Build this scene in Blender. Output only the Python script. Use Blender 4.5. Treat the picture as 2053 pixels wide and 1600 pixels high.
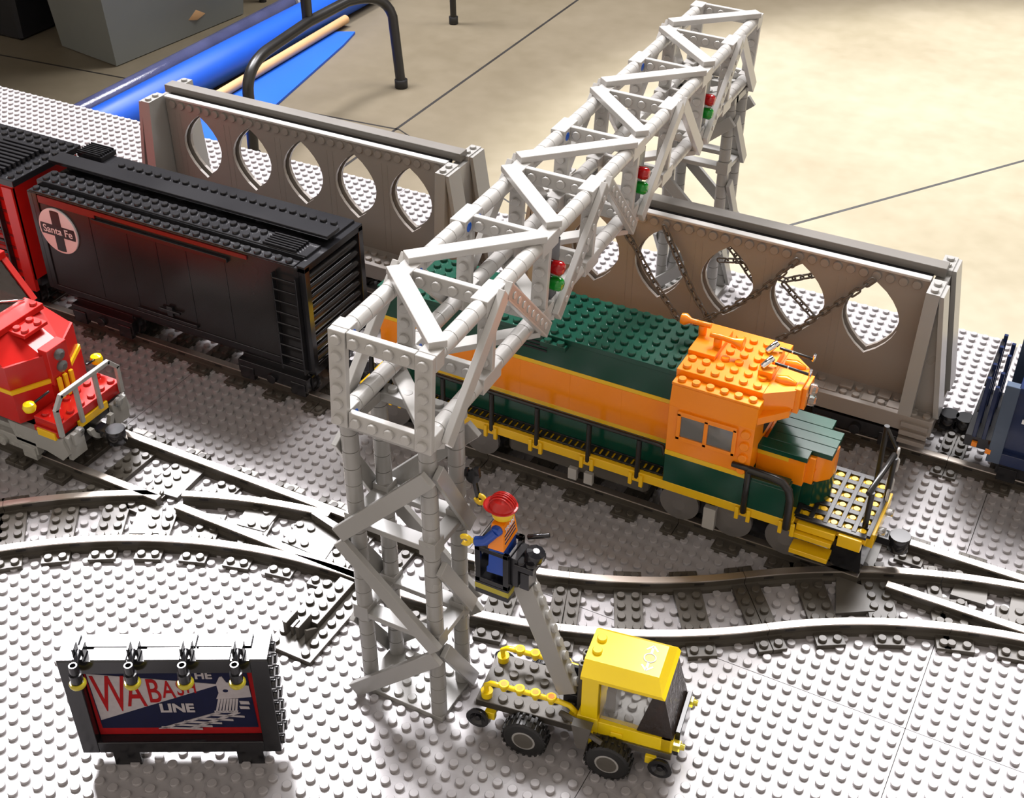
import bpy, math, random
from mathutils import Matrix, Vector
import numpy as np
random.seed(7)
S = 0.008                      # one stud pitch in metres; all shapes below are written in studs
SC = bpy.context.scene
for o in list(bpy.data.objects): bpy.data.objects.remove(o)
C = SC.collection

# ------------------------------------------------------------------ camera
CAMC = (61.96542875, -41.06415054, 63.56764109)
CAMR = [[0.8847367923, 0.4660851699, 0.0023286728], [0.2771589374, -0.5220813759, -0.8066064470], [-0.3747315462, 0.7142798131, -0.5910842723]]
FPX = 2562.516
cam = bpy.data.cameras.new('camera'); camo = bpy.data.objects.new('camera', cam); C.objects.link(camo)
cam.sensor_fit = 'HORIZONTAL'; cam.sensor_width = 36.0; cam.lens = FPX * 36.0 / 2053.0
cam.clip_start = 0.01; cam.clip_end = 100
_r = CAMR
_m = Matrix(((_r[0][0], -_r[1][0], -_r[2][0], CAMC[0]*S), (_r[0][1], -_r[1][1], -_r[2][1], CAMC[1]*S), (_r[0][2], -_r[1][2], -_r[2][2], CAMC[2]*S), (0, 0, 0, 1)))
camo.matrix_world = _m
SC.camera = camo

# ------------------------------------------------------------------ view, world, lights
SC.view_settings.view_transform = 'Standard'; SC.view_settings.look = 'None'
SC.view_settings.gamma = 1.0; SC.view_settings.use_curve_mapping = False
SC.view_settings.exposure = 0.0
W = bpy.data.worlds.new('hall_air'); SC.world = W; W.use_nodes = True
W.node_tree.nodes['Background'].inputs[0].default_value = (0.62, 0.58, 0.56, 1)
W.node_tree.nodes['Background'].inputs[1].default_value = 0.055

def area(name, az, el, dist, size, power, color, target=(30, 12, 0), sy=None):
    L = bpy.data.lights.new(name, 'AREA'); L.shape = 'RECTANGLE'; L.size = size; L.size_y = sy or size
    L.energy = power; L.color = color
    o = bpy.data.objects.new(name, L); C.objects.link(o)
    a, e = math.radians(az), math.radians(el)
    d = Vector((math.cos(e)*math.cos(a), math.cos(e)*math.sin(a), math.sin(e)))
    p = Vector(target)*S + d*dist
    o.location = p
    o.rotation_euler = (-d).to_track_quat('-Z', 'Y').to_euler()
    return o
area('hall_lamp_left', 137, 47, 5.0, 1.3, 520, (1.0, 0.97, 1.0), (16, 4, 0), .9)
area('hall_lamp_far', 91, 48.5, 5.5, 2.4, 290, (1.0, 0.97, 0.98), (60, 25, 0), 1.6)
area('hall_lamp_back', 100, 64, 5.5, 2.4, 200, (1.0, 0.98, 0.97), (0, 50, 0), 1.4)
area('near_fill', -60, 62, 5.0, 2.6, 32, (1.0, 0.92, 0.84), (30, 12, 0))  # soft warm fill added on the camera side to lift faces turned from the lamps

def spot(name, loc, tgt, power, color, ang, blend, rad):
    L = bpy.data.lights.new(name, 'SPOT'); L.energy = power; L.color = color
    L.spot_size = math.radians(ang); L.spot_blend = blend; L.shadow_soft_size = rad
    o = bpy.data.objects.new(name, L); C.objects.link(o)
    o.location = Vector(loc)*S; d = (Vector(tgt)-Vector(loc))
    o.rotation_euler = d.to_track_quat('-Z', 'Y').to_euler()
    return o
spot('hall_spot', (160, 420, 480), (92, 288, -93), 5000, (0.90, 0.95, 1.0), 36, 0.22, 0.12)

# ------------------------------------------------------------------ materials
MAT = {}
def nodes_of(name):
    m = bpy.data.materials.new(name); m.use_nodes = True; MAT[name] = m
    return m, m.node_tree, m.node_tree.nodes['Principled BSDF']
def plastic(name, col, rough=0.22, spec=0.5, var=0.06, bump=0.0, metal=0.0, trans=0.0, alpha=1.0, ior=1.5, coat=0.0, vscale=18):
    m, nt, b = nodes_of(name)
    tc = nt.nodes.new('ShaderNodeTexCoord'); n = nt.nodes.new('ShaderNodeTexNoise')
    n.inputs['Scale'].default_value = vscale; n.inputs['Detail'].default_value = 4
    nt.links.new(tc.outputs['Object'], n.inputs['Vector'])
    r = nt.nodes.new('ShaderNodeMapRange'); r.inputs[3].default_value = rough*0.75; r.inputs[4].default_value = rough*1.3
    nt.links.new(n.outputs['Fac'], r.inputs[0]); nt.links.new(r.outputs[0], b.inputs['Roughness'])
    mx = nt.nodes.new('ShaderNodeMix'); mx.data_type = 'RGBA'
    mx.inputs[6].default_value = (*[c*(1-var) for c in col], 1); mx.inputs[7].default_value = (*[min(1, c*(1+var)) for c in col], 1)
    nt.links.new(n.outputs['Fac'], mx.inputs[0]); nt.links.new(mx.outputs[2], b.inputs['Base Color'])
    b.inputs['Specular IOR Level'].default_value = spec; b.inputs['Metallic'].default_value = metal
    b.inputs['Transmission Weight'].default_value = trans; b.inputs['Alpha'].default_value = alpha
    b.inputs['IOR'].default_value = ior
    if bump:
        bp = nt.nodes.new('ShaderNodeBump'); bp.inputs['Strength'].default_value = bump; bp.inputs['Distance'].default_value = 0.0005
        n2 = nt.nodes.new('ShaderNodeTexNoise'); n2.inputs['Scale'].default_value = 300
        nt.links.new(tc.outputs['Object'], n2.inputs['Vector']); nt.links.new(n2.outputs['Fac'], bp.inputs['Height'])
        nt.links.new(bp.outputs[0], b.inputs['Normal'])
    return m
plastic('plate_grey', (0.33, 0.315, 0.32), 0.27, 0.5, 0.05)
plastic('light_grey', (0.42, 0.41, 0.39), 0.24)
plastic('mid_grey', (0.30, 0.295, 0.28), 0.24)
plastic('car_grey', (0.25, 0.225, 0.20), 0.3, 0.4)
plastic('beam_grey', (0.13, 0.12, 0.105), 0.35, 0.4)
plastic('dark_grey', (0.09, 0.082, 0.07), 0.3, 0.35)
plastic('track_grey', (0.068, 0.060, 0.049), 0.3, 0.35)
plastic('track_shadow', (0.012, 0.010, 0.009), 0.5)
plastic('rail_metal', (0.62, 0.56, 0.50), 0.33, 0.5, 0.2, metal=0.9, vscale=9)
plastic('black', (0.012, 0.012, 0.014), 0.16)
plastic('worn_black', (0.014, 0.013, 0.013), 0.25, 0.45, 0.3)
plastic('red', (0.48, 0.012, 0.009), 0.2)
plastic('dark_red', (0.16, 0.008, 0.008), 0.3)
plastic('orange', (0.90, 0.255, 0.004), 0.22)
plastic('green', (0.003, 0.048, 0.028), 0.18)
plastic('yellow', (0.80, 0.48, 0.008), 0.22)
plastic('truck_yellow', (0.86, 0.62, 0.008), 0.2)
plastic('skin_yellow', (0.82, 0.55, 0.02), 0.25)
plastic('blue', (0.01, 0.06, 0.36), 0.2)
plastic('navy', (0.012, 0.022, 0.07), 0.14)
plastic('white_ink', (0.72, 0.74, 0.76), 0.5, 0.1)
plastic('pin_blue', (0.0, 0.09, 0.5), 0.3)
plastic('chrome', (0.85, 0.85, 0.87), 0.08, 0.5, 0.02, metal=1.0)
plastic('clear', (0.92, 0.92, 0.90), 0.05, 0.5, 0.0, trans=0.9)
plastic('smoke', (0.045, 0.03, 0.022), 0.1, 0.5, 0.3, trans=0.6, bump=0.6)
plastic('clear_yellow', (0.95, 0.82, 0.05), 0.08, 0.5, 0.0, trans=0.6)
plastic('lamp_red', (0.50, 0.01, 0.012), 0.08, 0.6, 0.0, trans=0.25)
plastic('lamp_green', (0.01, 0.32, 0.03), 0.08, 0.6, 0.0, trans=0.25)
plastic('rubber', (0.012, 0.012, 0.012), 0.42, 0.5)
plastic('chain_brown', (0.10, 0.085, 0.07), 0.35)
plastic('patch_navy', (0.012, 0.014, 0.04), 0.8, 0.1, 0.3, vscale=400)
plastic('patch_red', (0.30, 0.01, 0.012), 0.8, 0.1, 0.3, vscale=400)
plastic('patch_silver', (0.36, 0.33, 0.34), 0.8, 0.1, 0.15, vscale=400)
plastic('tube_black', (0.012, 0.011, 0.010), 0.3, 0.5)
plastic('foam_blue', (0.01, 0.09, 0.52), 0.45, 0.4, 0.1, vscale=3)
plastic('wood', (0.55, 0.33, 0.16), 0.5, 0.3, 0.15, vscale=6)
plastic('bag_film', (0.09, 0.10, 0.22), 0.12, 0.8, 0.5, bump=1.0, vscale=14)
plastic('bag_end', (0.55, 0.55, 0.60), 0.3, 0.5, 0.2)
plastic('bin_plastic', (0.22, 0.23, 0.21), 0.35, 0.4, 0.45, vscale=2.2, trans=0.35)
plastic('bin_dark', (0.010, 0.010, 0.012), 0.4)
plastic('hall_wall', (0.35, 0.32, 0.28), 0.7)
plastic('table_top', (0.10, 0.09, 0.08), 0.6)

def concrete():
    m, nt, b = nodes_of('concrete')
    tc = nt.nodes.new('ShaderNodeTexCoord')
    n1 = nt.nodes.new('ShaderNodeTexNoise'); n1.inputs['Scale'].default_value = 1.3; n1.inputs['Detail'].default_value = 6
    n2 = nt.nodes.new('ShaderNodeTexNoise'); n2.inputs['Scale'].default_value = 22; n2.inputs['Detail'].default_value = 8
    for n in (n1, n2): nt.links.new(tc.outputs['Object'], n.inputs['Vector'])
    r = nt.nodes.new('ShaderNodeValToRGB')
    r.color_ramp.elements[0].position = 0.3; r.color_ramp.elements[0].color = (0.112, 0.092, 0.058, 1)
    r.color_ramp.elements[1].position = 0.72; r.color_ramp.elements[1].color = (0.168, 0.142, 0.100, 1)
    ad = nt.nodes.new('ShaderNodeMath'); ad.operation = 'MULTIPLY_ADD'; ad.inputs[1].default_value = 0.3
    nt.links.new(n2.outputs['Fac'], ad.inputs[0]); 
    sub = nt.nodes.new('ShaderNodeMath'); sub.operation = 'SUBTRACT'; sub.inputs[1].default_value = 0.15
    nt.links.new(n1.outputs['Fac'], sub.inputs[0]); nt.links.new(sub.outputs[0], ad.inputs[2])
    nt.links.new(ad.outputs[0], r.inputs[0]); nt.links.new(r.outputs[0], b.inputs['Base Color'])
    b.inputs['Roughness'].default_value = 0.42; b.inputs['Specular IOR Level'].default_value = 0.45
    return m
concrete()

# ------------------------------------------------------------------ mesh building
def T(x, y, z): return Matrix.Translation((x, y, z))
def RX(a): return Matrix.Rotation(math.radians(a), 4, 'X')
def RY(a): return Matrix.Rotation(math.radians(a), 4, 'Y')
def RZ(a): return Matrix.Rotation(math.radians(a), 4, 'Z')
def sharpen(me, sm):
    # edges of flat faces are creases, so cylinder sides keep straight normals
    sm = np.array(sm, dtype=bool)
    if sm.all() or not sm.any(): return
    tot = np.zeros(len(me.polygons), dtype=np.int32); me.polygons.foreach_get('loop_total', tot)
    le = np.zeros(len(me.loops), dtype=np.int32); me.loops.foreach_get('edge_index', le)
    fl = np.repeat(~sm, tot); sharp = np.zeros(len(me.edges), dtype=bool); sharp[le[fl]] = True
    a = me.attributes.get('sharp_edge') or me.attributes.new('sharp_edge', 'BOOLEAN', 'EDGE')
    a.data.foreach_set('value', sharp)
class MB:
    def __init__(s, M=None): s.v = []; s.f = []; s.sm = []; s.mi = []; s.M = M or Matrix.Identity(4); s.mats = []; s.cur = 0
    def mat(s, name):
        if name not in s.mats: s.mats.append(name)
        s.cur = s.mats.index(name); return s
    def add(s, vs, fs, smooth=False, M=None):
        o = len(s.v); MM = s.M @ M if M is not None else s.M
        s.v += [tuple(MM @ Vector(p)) for p in vs]
        for i, f in enumerate(fs):
            s.f.append([a+o for a in f]); s.sm.append(smooth if isinstance(smooth, bool) else smooth[i]); s.mi.append(s.cur)
        return s
    def box(s, x0, y0, z0, x1, y1, z1, M=None, b=0.03):
        b = min(b, abs(x1-x0)*.3, abs(y1-y0)*.3, abs(z1-z0)*.3)
        if b < 0.006:
            return s.add([(x, y, z) for z in (z0, z1) for y in (y0, y1) for x in (x0, x1)],
                  [(0, 2, 3, 1), (4, 5, 7, 6), (0, 1, 5, 4), (2, 6, 7, 3), (0, 4, 6, 2), (1, 3, 7, 5)], False, M)
        # chamfered box: 24 verts
        vs = []; X = (x0, x1); Y = (y0, y1); Z = (z0, z1); idx = {}
        for i in (0, 1):
            for j in (0, 1):
                for k in (0, 1):
                    sx, sy, sz = (b if i == 0 else -b), (b if j == 0 else -b), (b if k == 0 else -b)
                    idx[i, j, k, 'x'] = len(vs); vs.append((X[i], Y[j]+sy, Z[k]+sz))
                    idx[i, j, k, 'y'] = len(vs); vs.append((X[i]+sx, Y[j], Z[k]+sz))
                    idx[i, j, k, 'z'] = len(vs); vs.append((X[i]+sx, Y[j]+sy, Z[k]))
        g = lambda *a: idx[a]
        fs = []
        for i in (0, 1):
            q = [g(i, 0, 0, 'x'), g(i, 1, 0, 'x'), g(i, 1, 1, 'x'), g(i, 0, 1, 'x')]; fs.append(q if i else q[::-1])
            q = [g(0, i, 0, 'y'), g(0, i, 1, 'y'), g(1, i, 1, 'y'), g(1, i, 0, 'y')]; fs.append(q if i else q[::-1])
            q = [g(0, 0, i, 'z'), g(1, 0, i, 'z'), g(1, 1, i, 'z'), g(0, 1, i, 'z')]; fs.append(q if i else q[::-1])
        for a in (0, 1):
            for c in (0, 1):
                q = [g(a, c, 0, 'x'), g(a, c, 1, 'x'), g(a, c, 1, 'y'), g(a, c, 0, 'y')]; fs.append(q if a != c else q[::-1])
                q = [g(a, 0, c, 'x'), g(a, 1, c, 'x'), g(a, 1, c, 'z'), g(a, 0, c, 'z')]; fs.append(q if a == c else q[::-1])
                q = [g(0, a, c, 'y'), g(1, a, c, 'y'), g(1, a, c, 'z'), g(0, a, c, 'z')]; fs.append(q if a != c else q[::-1])
        for i in (0, 1):
            for j in (0, 1):
                for k in (0, 1):
                    q = [g(i, j, k, 'x'), g(i, j, k, 'y'), g(i, j, k, 'z')]; fs.append(q if (i+j+k) % 2 else q[::-1])
        return s.add(vs, fs, False, M)
    def lathe(s, p0, p1, prof, n=16, M=None):
        """prof: list of (distance along p0->p1, radius, smooth_to_next)"""
        p0 = Vector(p0); p1 = Vector(p1); ax = (p1-p0).normalized()
        u = ax.orthogonal().normalized(); w = ax.cross(u)
        vs = []; fs = []; sm = []
        for (t, r, *_) in prof:
            for k in range(n):
                a = 2*math.pi*k/n; vs.append(tuple(p0+ax*t+(u*math.cos(a)+w*math.sin(a))*r))
        for i in range(len(prof)-1):
            st = prof[i][2] if len(prof[i]) > 2 else (abs(prof[i][1]-prof[i+1][1]) < abs(prof[i][0]-prof[i+1][0]) + 1e-6)
            for k in range(n):
                a, b = i*n+k, i*n+(k+1) % n; fs.append((a, b, b+n, a+n)); sm.append(bool(st))
        if prof[0][1] > 1e-4: fs.append(tuple(range(n))[::-1]); sm.append(False)
        if prof[-1][1] > 1e-4: fs.append(tuple((len(prof)-1)*n+k for k in range(n))); sm.append(False)
        return s.add(vs, fs, sm, M)
    def cyl(s, p0, p1, r, n=16, r1=None, b=0.03, M=None):
        L = (Vector(p1)-Vector(p0)).length; r1 = r if r1 is None else r1; b = min(b, L*.3, r*.4)
        return s.lathe(p0, p1, [(0, r-b), (b, r), (L-b, r1), (L, r1-b)], n, M)
    def tube(s, pts, r, n=10, M=None, caps=True):
        pts = [Vector(p) for p in pts]; vs = []; fs = []; N = len(pts)
        t0 = (pts[1]-pts[0]).normalized(); u = t0.orthogonal().normalized()
        for i, p in enumerate(pts):
            t = (pts[min(i+1, N-1)]-pts[max(i-1, 0)]).normalized()
            u = (u - t*u.dot(t)).normalized(); w = t.cross(u)
            for k in range(n):
                a = 2*math.pi*k/n; vs.append(tuple(p+(u*math.cos(a)+w*math.sin(a))*r))
        for i in range(N-1):
            for k in range(n):
                a, b = i*n+k, i*n+(k+1) % n; fs.append((a, b, b+n, a+n))
        sm = [True]*len(fs)
        if caps: fs += [tuple(range(n))[::-1], tuple((N-1)*n+k for k in range(n))]; sm += [False, False]
        return s.add(vs, fs, sm, M)
    def ring(s, pts, r, n=8, M=None):
        pts = [Vector(p) for p in pts]; N = len(pts); vs = []; fs = []
        nrm = (pts[1]-pts[0]).cross(pts[N//3]-pts[0]).normalized()
        for i, p in enumerate(pts):
            t = (pts[(i+1) % N]-pts[i-1]).normalized(); w = nrm.cross(t).normalized()
            for k in range(n):
                a = 2*math.pi*k/n; vs.append(tuple(p+(nrm*math.cos(a)+w*math.sin(a))*r))
        for i in range(N):
            for k in range(n):
                a, b = i*n+k, i*n+(k+1) % n; c, d = ((i+1) % N)*n+k, ((i+1) % N)*n+(k+1) % n; fs.append((a, b, d, c))
        return s.add(vs, fs, True, M)
    def prism(s, poly, ax, a0, a1, M=None):
        """poly: 2D points; ax 'x': (y,z) extruded in x; 'y': (x,z); 'z': (x,y)"""
        A = 0
        for i in range(len(poly)):
            x, y = poly[i]; x2, y2 = poly[(i+1) % len(poly)]; A += x*y2-x2*y
        if A < 0: poly = poly[::-1]
        f = {'x': lambda p, a: (a, p[0], p[1]), 'y': lambda p, a: (p[0], a, p[1]), 'z': lambda p, a: (p[0], p[1], a)}[ax]
        n = len(poly); vs = [f(p, a0) for p in poly]+[f(p, a1) for p in poly]
        fs = [tuple(range(n))[::-1], tuple(range(n, 2*n))]+[(i, (i+1) % n, (i+1) % n+n, i+n) for i in range(n)]
        if ax == 'y': fs = [q[::-1] for q in fs]
        return s.add(vs, fs, False, M)
    def stud(s, x, y, z, M=None, r=.3, h=.2, n=14): return s.lathe((x, y, z-.02), (x, y, z+h), [(0, r), (h-.02, r), (h+.02, r-.04)], n, M)
    def studs(s, xs, ys, z, M=None, n=14):
        for x in xs:
            for y in ys: s.stud(x, y, z, M, n=n)
        return s
    def build(s, name, mats=None, parent=None):
        me = bpy.data.meshes.new(name)
        me.from_pydata([(a*S, b*S, c*S) for a, b, c in s.v], [], s.f)
        me.polygons.foreach_set('use_smooth', s.sm)
        names = s.mats if s.mats else [mats]
        for m in names: me.materials.append(MAT[m])
        if len(names) > 1: me.polygons.foreach_set('material_index', s.mi)
        me.update(); sharpen(me, s.sm)
        o = bpy.data.objects.new(name, me); C.objects.link(o)
        if parent is not None: o.parent = parent
        return o
def new(mat=None, M=None):
    m = MB(M)
    if mat: m.mat(mat)
    return m
def tag(o, label=None, cat=None, group=None, kind=None):
    if label: o['label'] = label
    if cat: o['category'] = cat
    if group: o['group'] = group
    if kind: o['kind'] = kind
    return o
def thing(name, label, cat, loc=(0, 0, 0), rz=0, group=None):
    o = bpy.data.objects.new(name, None); C.objects.link(o); o.location = Vector(loc)*S; o.rotation_euler = (0, 0, math.radians(rz))
    o.empty_display_size = 0.01
    return tag(o, label, cat, group)
def fr(a, b, st=1.0):
    r = []; x = a
    while x <= b+1e-6: r.append(x); x += st
    return r
def text(body, mat, parent, M, size, name='lettering', depth=0.02, font_w=1.0, bold=0.0, align='CENTER'):
    cu = bpy.data.curves.new(name, 'FONT'); cu.body = body; cu.size = size*S; cu.extrude = depth*S; cu.align_x = align; cu.align_y = 'CENTER'
    cu.offset = bold*S
    to = bpy.data.objects.new(name+'_src', cu); C.objects.link(to)
    bpy.context.view_layer.update()
    me = bpy.data.meshes.new_from_object(to.evaluated_get(bpy.context.evaluated_depsgraph_get()))
    bpy.data.objects.remove(to)
    MM = Matrix.Translation(Vector(M.translation)*S) @ M.to_3x3().to_4x4() @ Matrix.Diagonal((font_w, 1, 1, 1))
    me.transform(MM); me.materials.clear(); me.materials.append(MAT[mat])
    o = bpy.data.objects.new(name, me); C.objects.link(o)
    if parent is not None: o.parent = parent
    return o
def project(x, y, z):
    d = (x-CAMC[0], y-CAMC[1], z-CAMC[2])
    q = [sum(CAMR[i][k]*d[k] for k in range(3)) for i in range(3)]
    return (q[0]/q[2]*FPX+1026.5, q[1]/q[2]*FPX+800) if q[2] > 0 else (-9e9, -9e9)
# ------------------------------------------------------------------ floor, table, baseplates
def structure(o): o['kind'] = 'structure'; return o
fl = new('concrete'); fl.box(-760, -260, -97, 420, 1150, -93, b=0)
floor = structure(fl.build('floor'))
for nm, bx_ in (('wall_back', (-760, 1150, -93, 420, 1160, 640)), ('wall_front', (-760, -270, -93, 420, -260, 640)), ('wall_left', (-770, -260, -93, -760, 1150, 640)), ('wall_right', (420, -260, -93, 430, 1150, 640))):
    wm = new('hall_wall'); wm.box(*bx_, b=0); structure(wm.build(nm))
# saw-cut joints in the slab
def joint(a, b, w=.9):
    m = new('track_shadow'); a = Vector((*a, -93)); b = Vector((*b, -93)); d = (b-a).normalized(); n = Vector((-d.y, d.x, 0))*w/2
    m.prism([tuple((p)[:2]) for p in (a-n, b-n, b+n, a+n)], 'z', -93.4, -92.96)
    return m.build('floor_joint', parent=floor)
joint((-128, 130), (-132, 620)); joint((-39, 205), (180, 523)); joint((-420, 226), (-128, 250), .7); joint((-128, 250), (-39, 205), .5); joint((-330, 420), (-132, 430), .7)

tb = thing('display_table', 'long display table carrying the grey studded baseplates', 'table', (0, 16, -93))
m = new('table_top'); m.box(-104, -48, 90.0, 110, 48.4, 92.75, b=.2); m.build('tabletop', parent=tb)
for x in (-98, 104):
    for y in (-42, 42):
        m = new('tube_black'); m.cyl((x, y, 0), (x, y, 90), 1.6, 16, b=.1); m.build('leg', parent=tb)

def baseplate(x0, y0, x1, y1, label, shift=0.0, skip=None):
    o = thing('baseplate', label, 'baseplate', (x0, y0, 0), group='grey studded baseplates')
    g = .025; X0, Y0, X1, Y1 = g, g, x1-x0-g, y1-y0-g
    bx = new(); bx.box(X0, Y0, -.22, X1, Y1, 0, b=0)
    vs = [np.array(bx.v)]; fs = list(bx.f); nb = 8
    pts = []
    x = math.ceil(x0+.5-1e-6) if shift == 0 else x0+.5
    xs = fr(x, x1-.4)
    for X in xs:
        for Y in fr(math.ceil(y0+.4), y1-.4):
            u, v = project(X, Y, 0)
            if -420 < u < 2480 and 60 < v < 1900: pts.append((X-x0, Y-y0))
    n = 12; a = np.arange(n)*2*np.pi/n; c, s_ = np.cos(a), np.sin(a)
    rings = [(.3, -.01), (.3, .175), (.265, .21)]
    tv = np.concatenate([np.stack([c*r, s_*r, np.full(n, z)], 1) for r, z in rings])
    tf = []
    for i in range(2):
        for k in range(n): tf.append((i*n+k, i*n+(k+1) % n, (i+1)*n+(k+1) % n, (i+1)*n+k))
    tf.append(tuple(2*n+k for k in range(n)))
    sm = [False]*len(fs); off = 8
    P = np.array(pts)
    allv = [vs[0]]
    if len(P):
        V = tv[None]+np.concatenate([P, np.zeros((len(P), 1))], 1)[:, None]; allv.append(V.reshape(-1, 3))
        for i in range(len(P)):
            o_ = 8+i*3*n
            for f in tf: fs.append(tuple(q+o_ for q in f))
            sm += [True]*(2*n)+[False]
    me = bpy.data.meshes.new('plate'); V = np.concatenate(allv)*S
    me.from_pydata(V.tolist(), [], fs); me.polygons.foreach_set('use_smooth', sm); me.materials.append(MAT['plate_grey']); me.update()
    p = bpy.data.objects.new('studded_plate', me); C.objects.link(p); p.parent = o
    return o
for (x0, x1, lab) in ((-52.5, -4.5, 'grey studded baseplate under the curved track at the lower left'),
                      (-4.5, 43.5, 'large grey studded baseplate under the lit billboard and near gantry tower'),
                      (43.5, 59.5, 'narrow grey studded baseplate under the cab of the yellow truck'),
                      (59.5, 107.5, 'grey studded baseplate at the lower right corner of the photo')):
    baseplate(x0, -31.5, x1, 16.5, lab)
for (x0, x1, lab) in ((-68.5, -36.5, 'grey studded baseplate in the middle row beyond the left edge, left of the red wagon'),
                      (-36.5, -4.5, 'dark shaded grey studded baseplate between the red locomotive and the black boxcar'),
                      (-4.5, 27.5, 'grey studded baseplate in front of the right end of the black boxcar'),
                      (27.5, 59.5, 'grey studded baseplate under the orange and green locomotive'),
                      (59.5, 91.5, 'grey studded baseplate in front of the dark blue wagon')):
    baseplate(x0, 16.5, x1, 48.5, lab)
for (x0, x1, sh, lab) in ((-102.5, -70.5, 0, 'grey studded baseplate of the back row beyond the upper left corner'),
                      (-70.5, -38.5, 0, 'leftmost visible bright studded baseplate along the back table edge'),
                      (-38.5, -6.5, 0, 'grey studded baseplate of the back row behind the left half of the left bulkhead wagon'),
                      (-6.5, 25.5, 0, 'grey studded baseplate of the back row under the gap between the bulkhead wagons'),
                      (25.5, 57.5, 0, 'grey studded baseplate of the back row behind the right bulkhead wagon'),
                      (57.85, 89.85, 1, 'rightmost studded baseplate of the back row, past the dark gap in the table')):
    baseplate(x0, 48.5, x1, 64.5, lab, sh)

# ------------------------------------------------------------------ tracks
def sweep(m, path, prof):
    """path: list of (x, y, heading rad); prof: closed list of (offset to the left, z)"""
    n = len(prof); vs = []; fs = []
    for x, y, h in path:
        nx, ny = -math.sin(h), math.cos(h)
        for o, z in prof: vs.append((x+nx*o, y+ny*o, z))
    for i in range(len(path)-1):
        for k in range(n): fs.append((i*n+k, (i+1)*n+k, (i+1)*n+(k+1) % n, i*n+(k+1) % n))
    fs += [tuple(range(n)), tuple((len(path)-1)*n+k for k in range(n))[::-1]]
    m.add(vs, fs, False)
BODY = [(-.42, .0), (.42, .0), (.42, .34), (.2, .44), (.2, .76), (.3, .84), (.3, 1.0), (-.3, 1.0), (-.3, .84), (-.2, .76), (-.2, .44), (-.42, .34)]
HEAD = [(-.31, 1.0), (.31, 1.0), (.29, 1.09), (-.29, 1.09)]
def straight_path(x0, x1, y): return lambda s: (x0+s, y, 0.0), x1-x0
def arc_path(cx, cy, R, a0, a1):
    """a measured like atan2; heading along increasing x"""
    L = abs(a1-a0)*math.pi/180*R; sg = 1 if a1 > a0 else -1
    def f(s):
        a = math.radians(a0)+sg*s/R
        return cx+R*math.cos(a), cy+R*math.sin(a), a+sg*math.pi/2
    return f, L
def add_rail(parent, f, L, off, gaps=()):
    iv = []; s = 0
    for g0, g1 in sorted(gaps): iv.append((s, g0)); s = g1
    iv.append((s, L))
    for a, b in iv:
        if b-a < .3: continue
        N = max(2, int((b-a)/1.0)+1); path = []
        for i in range(N+1):
            x, y, h = f(a+.02+(b-a-.04)*i/N); path.append((x-math.sin(h)*off, y+math.cos(h)*off, h))
        m = new('track_grey'); sweep(m, path, BODY)
        m.mat('track_shadow')
        t = a+1.6
        while t < b-.6:
            x, y, h = f(t)
            for sd in (-1, 1):
                M = T(x-math.sin(h)*off, y+math.cos(h)*off, 0) @ RZ(math.degrees(h))
                m.box(-.35, sd*.3-.01, .72, .35, sd*.3+.012, .9, M, b=0)
            t += 4
        r = m.build('rail', parent=parent)
        m = new('rail_metal'); sweep(m, path, HEAD); m.build('rail_head', parent=r)
def add_sleeper(parent, f, s, w=2, y0=-4, y1=4, rows=(-3.5, -1.5, -.5, .5, 1.5, 3.5)):
    x, y, h = f(s); M = T(x, y, 0) @ RZ(math.degrees(h)); m = new('track_grey', M)
    m.box(-w/2+.02, y0, 0, w/2-.02, y1, .4, b=.02)
    xs = (-.5, .5) if w == 2 else (0,)
    for r in rows:
        if y0 < r < y1:
            for q in xs: m.stud(q, r, .4)
    m.build('sleeper', parent=parent)
def track(label, pathL, cat='track', name='track_section', sl=None, group=None):
    f, L = pathL; o = thing(name, label, cat, group=group)
    if sl is None:
        n = max(1, round(L/4)); st = L/n
        add_sleeper(o, lambda s: f(s), .5, 1); add_sleeper(o, f, L-.5, 1)
        for i in range(1, n): add_sleeper(o, f, st*i)
    for off in (-2.5, 2.5): add_rail(o, f, L, off)
    return o
YA, YB, YS = 30.0, 46.0, 13.5
for x, lab in ((-40, 'straight track section under the red wagon at the left edge'), (-24, 'straight track section under the left part of the black boxcar with the round emblem'),
               (-8, 'straight track section under the right part of the black boxcar'), (8, 'straight track section under the coupling between black boxcar and orange locomotive'),
               (24, 'straight track section under the middle of the orange and green locomotive')):
    track(lab, straight_path(x, x+16, YA), name='straight_track')
for x, lab in ((-40, 'straight back track section left of the left grey bulkhead wagon'), (-24, 'straight back track section under the left end of the left grey bulkhead wagon'), (-8, 'straight back track section under the middle of the left grey bulkhead wagon'),
               (8, 'straight back track section between the two grey bulkhead wagons'), (24, 'straight back track section under the chained bulkhead wagon'),
               (40, 'straight back track section under the right end of the chained bulkhead wagon'), (56, 'straight back track section under the dark blue wagon')):
    track(lab, straight_path(x, x+16, YB), name='straight_track')
track('straight siding track section under the red locomotive', straight_path(-24.5, -8.5, YS), name='straight_track')
track('first curved track section right of the near tower, behind the worker basket', arc_path(23.5, YS+40, 40, -90, -71.27), name='curved_track')
track('curved track section behind the yellow truck', arc_path(23.5, YS+40, 40, -71.27, -52.54), name='curved_track')
track('curved track section leading up to the right switch', arc_path(72.16, YA-40, 40, 90+37.46, 90+18.73), name='curved_track')
track('curved track section entering the photo at the left edge', arc_path(23.5, YS-40, 40, 90+62, 90+42), name='curved_track')

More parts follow.
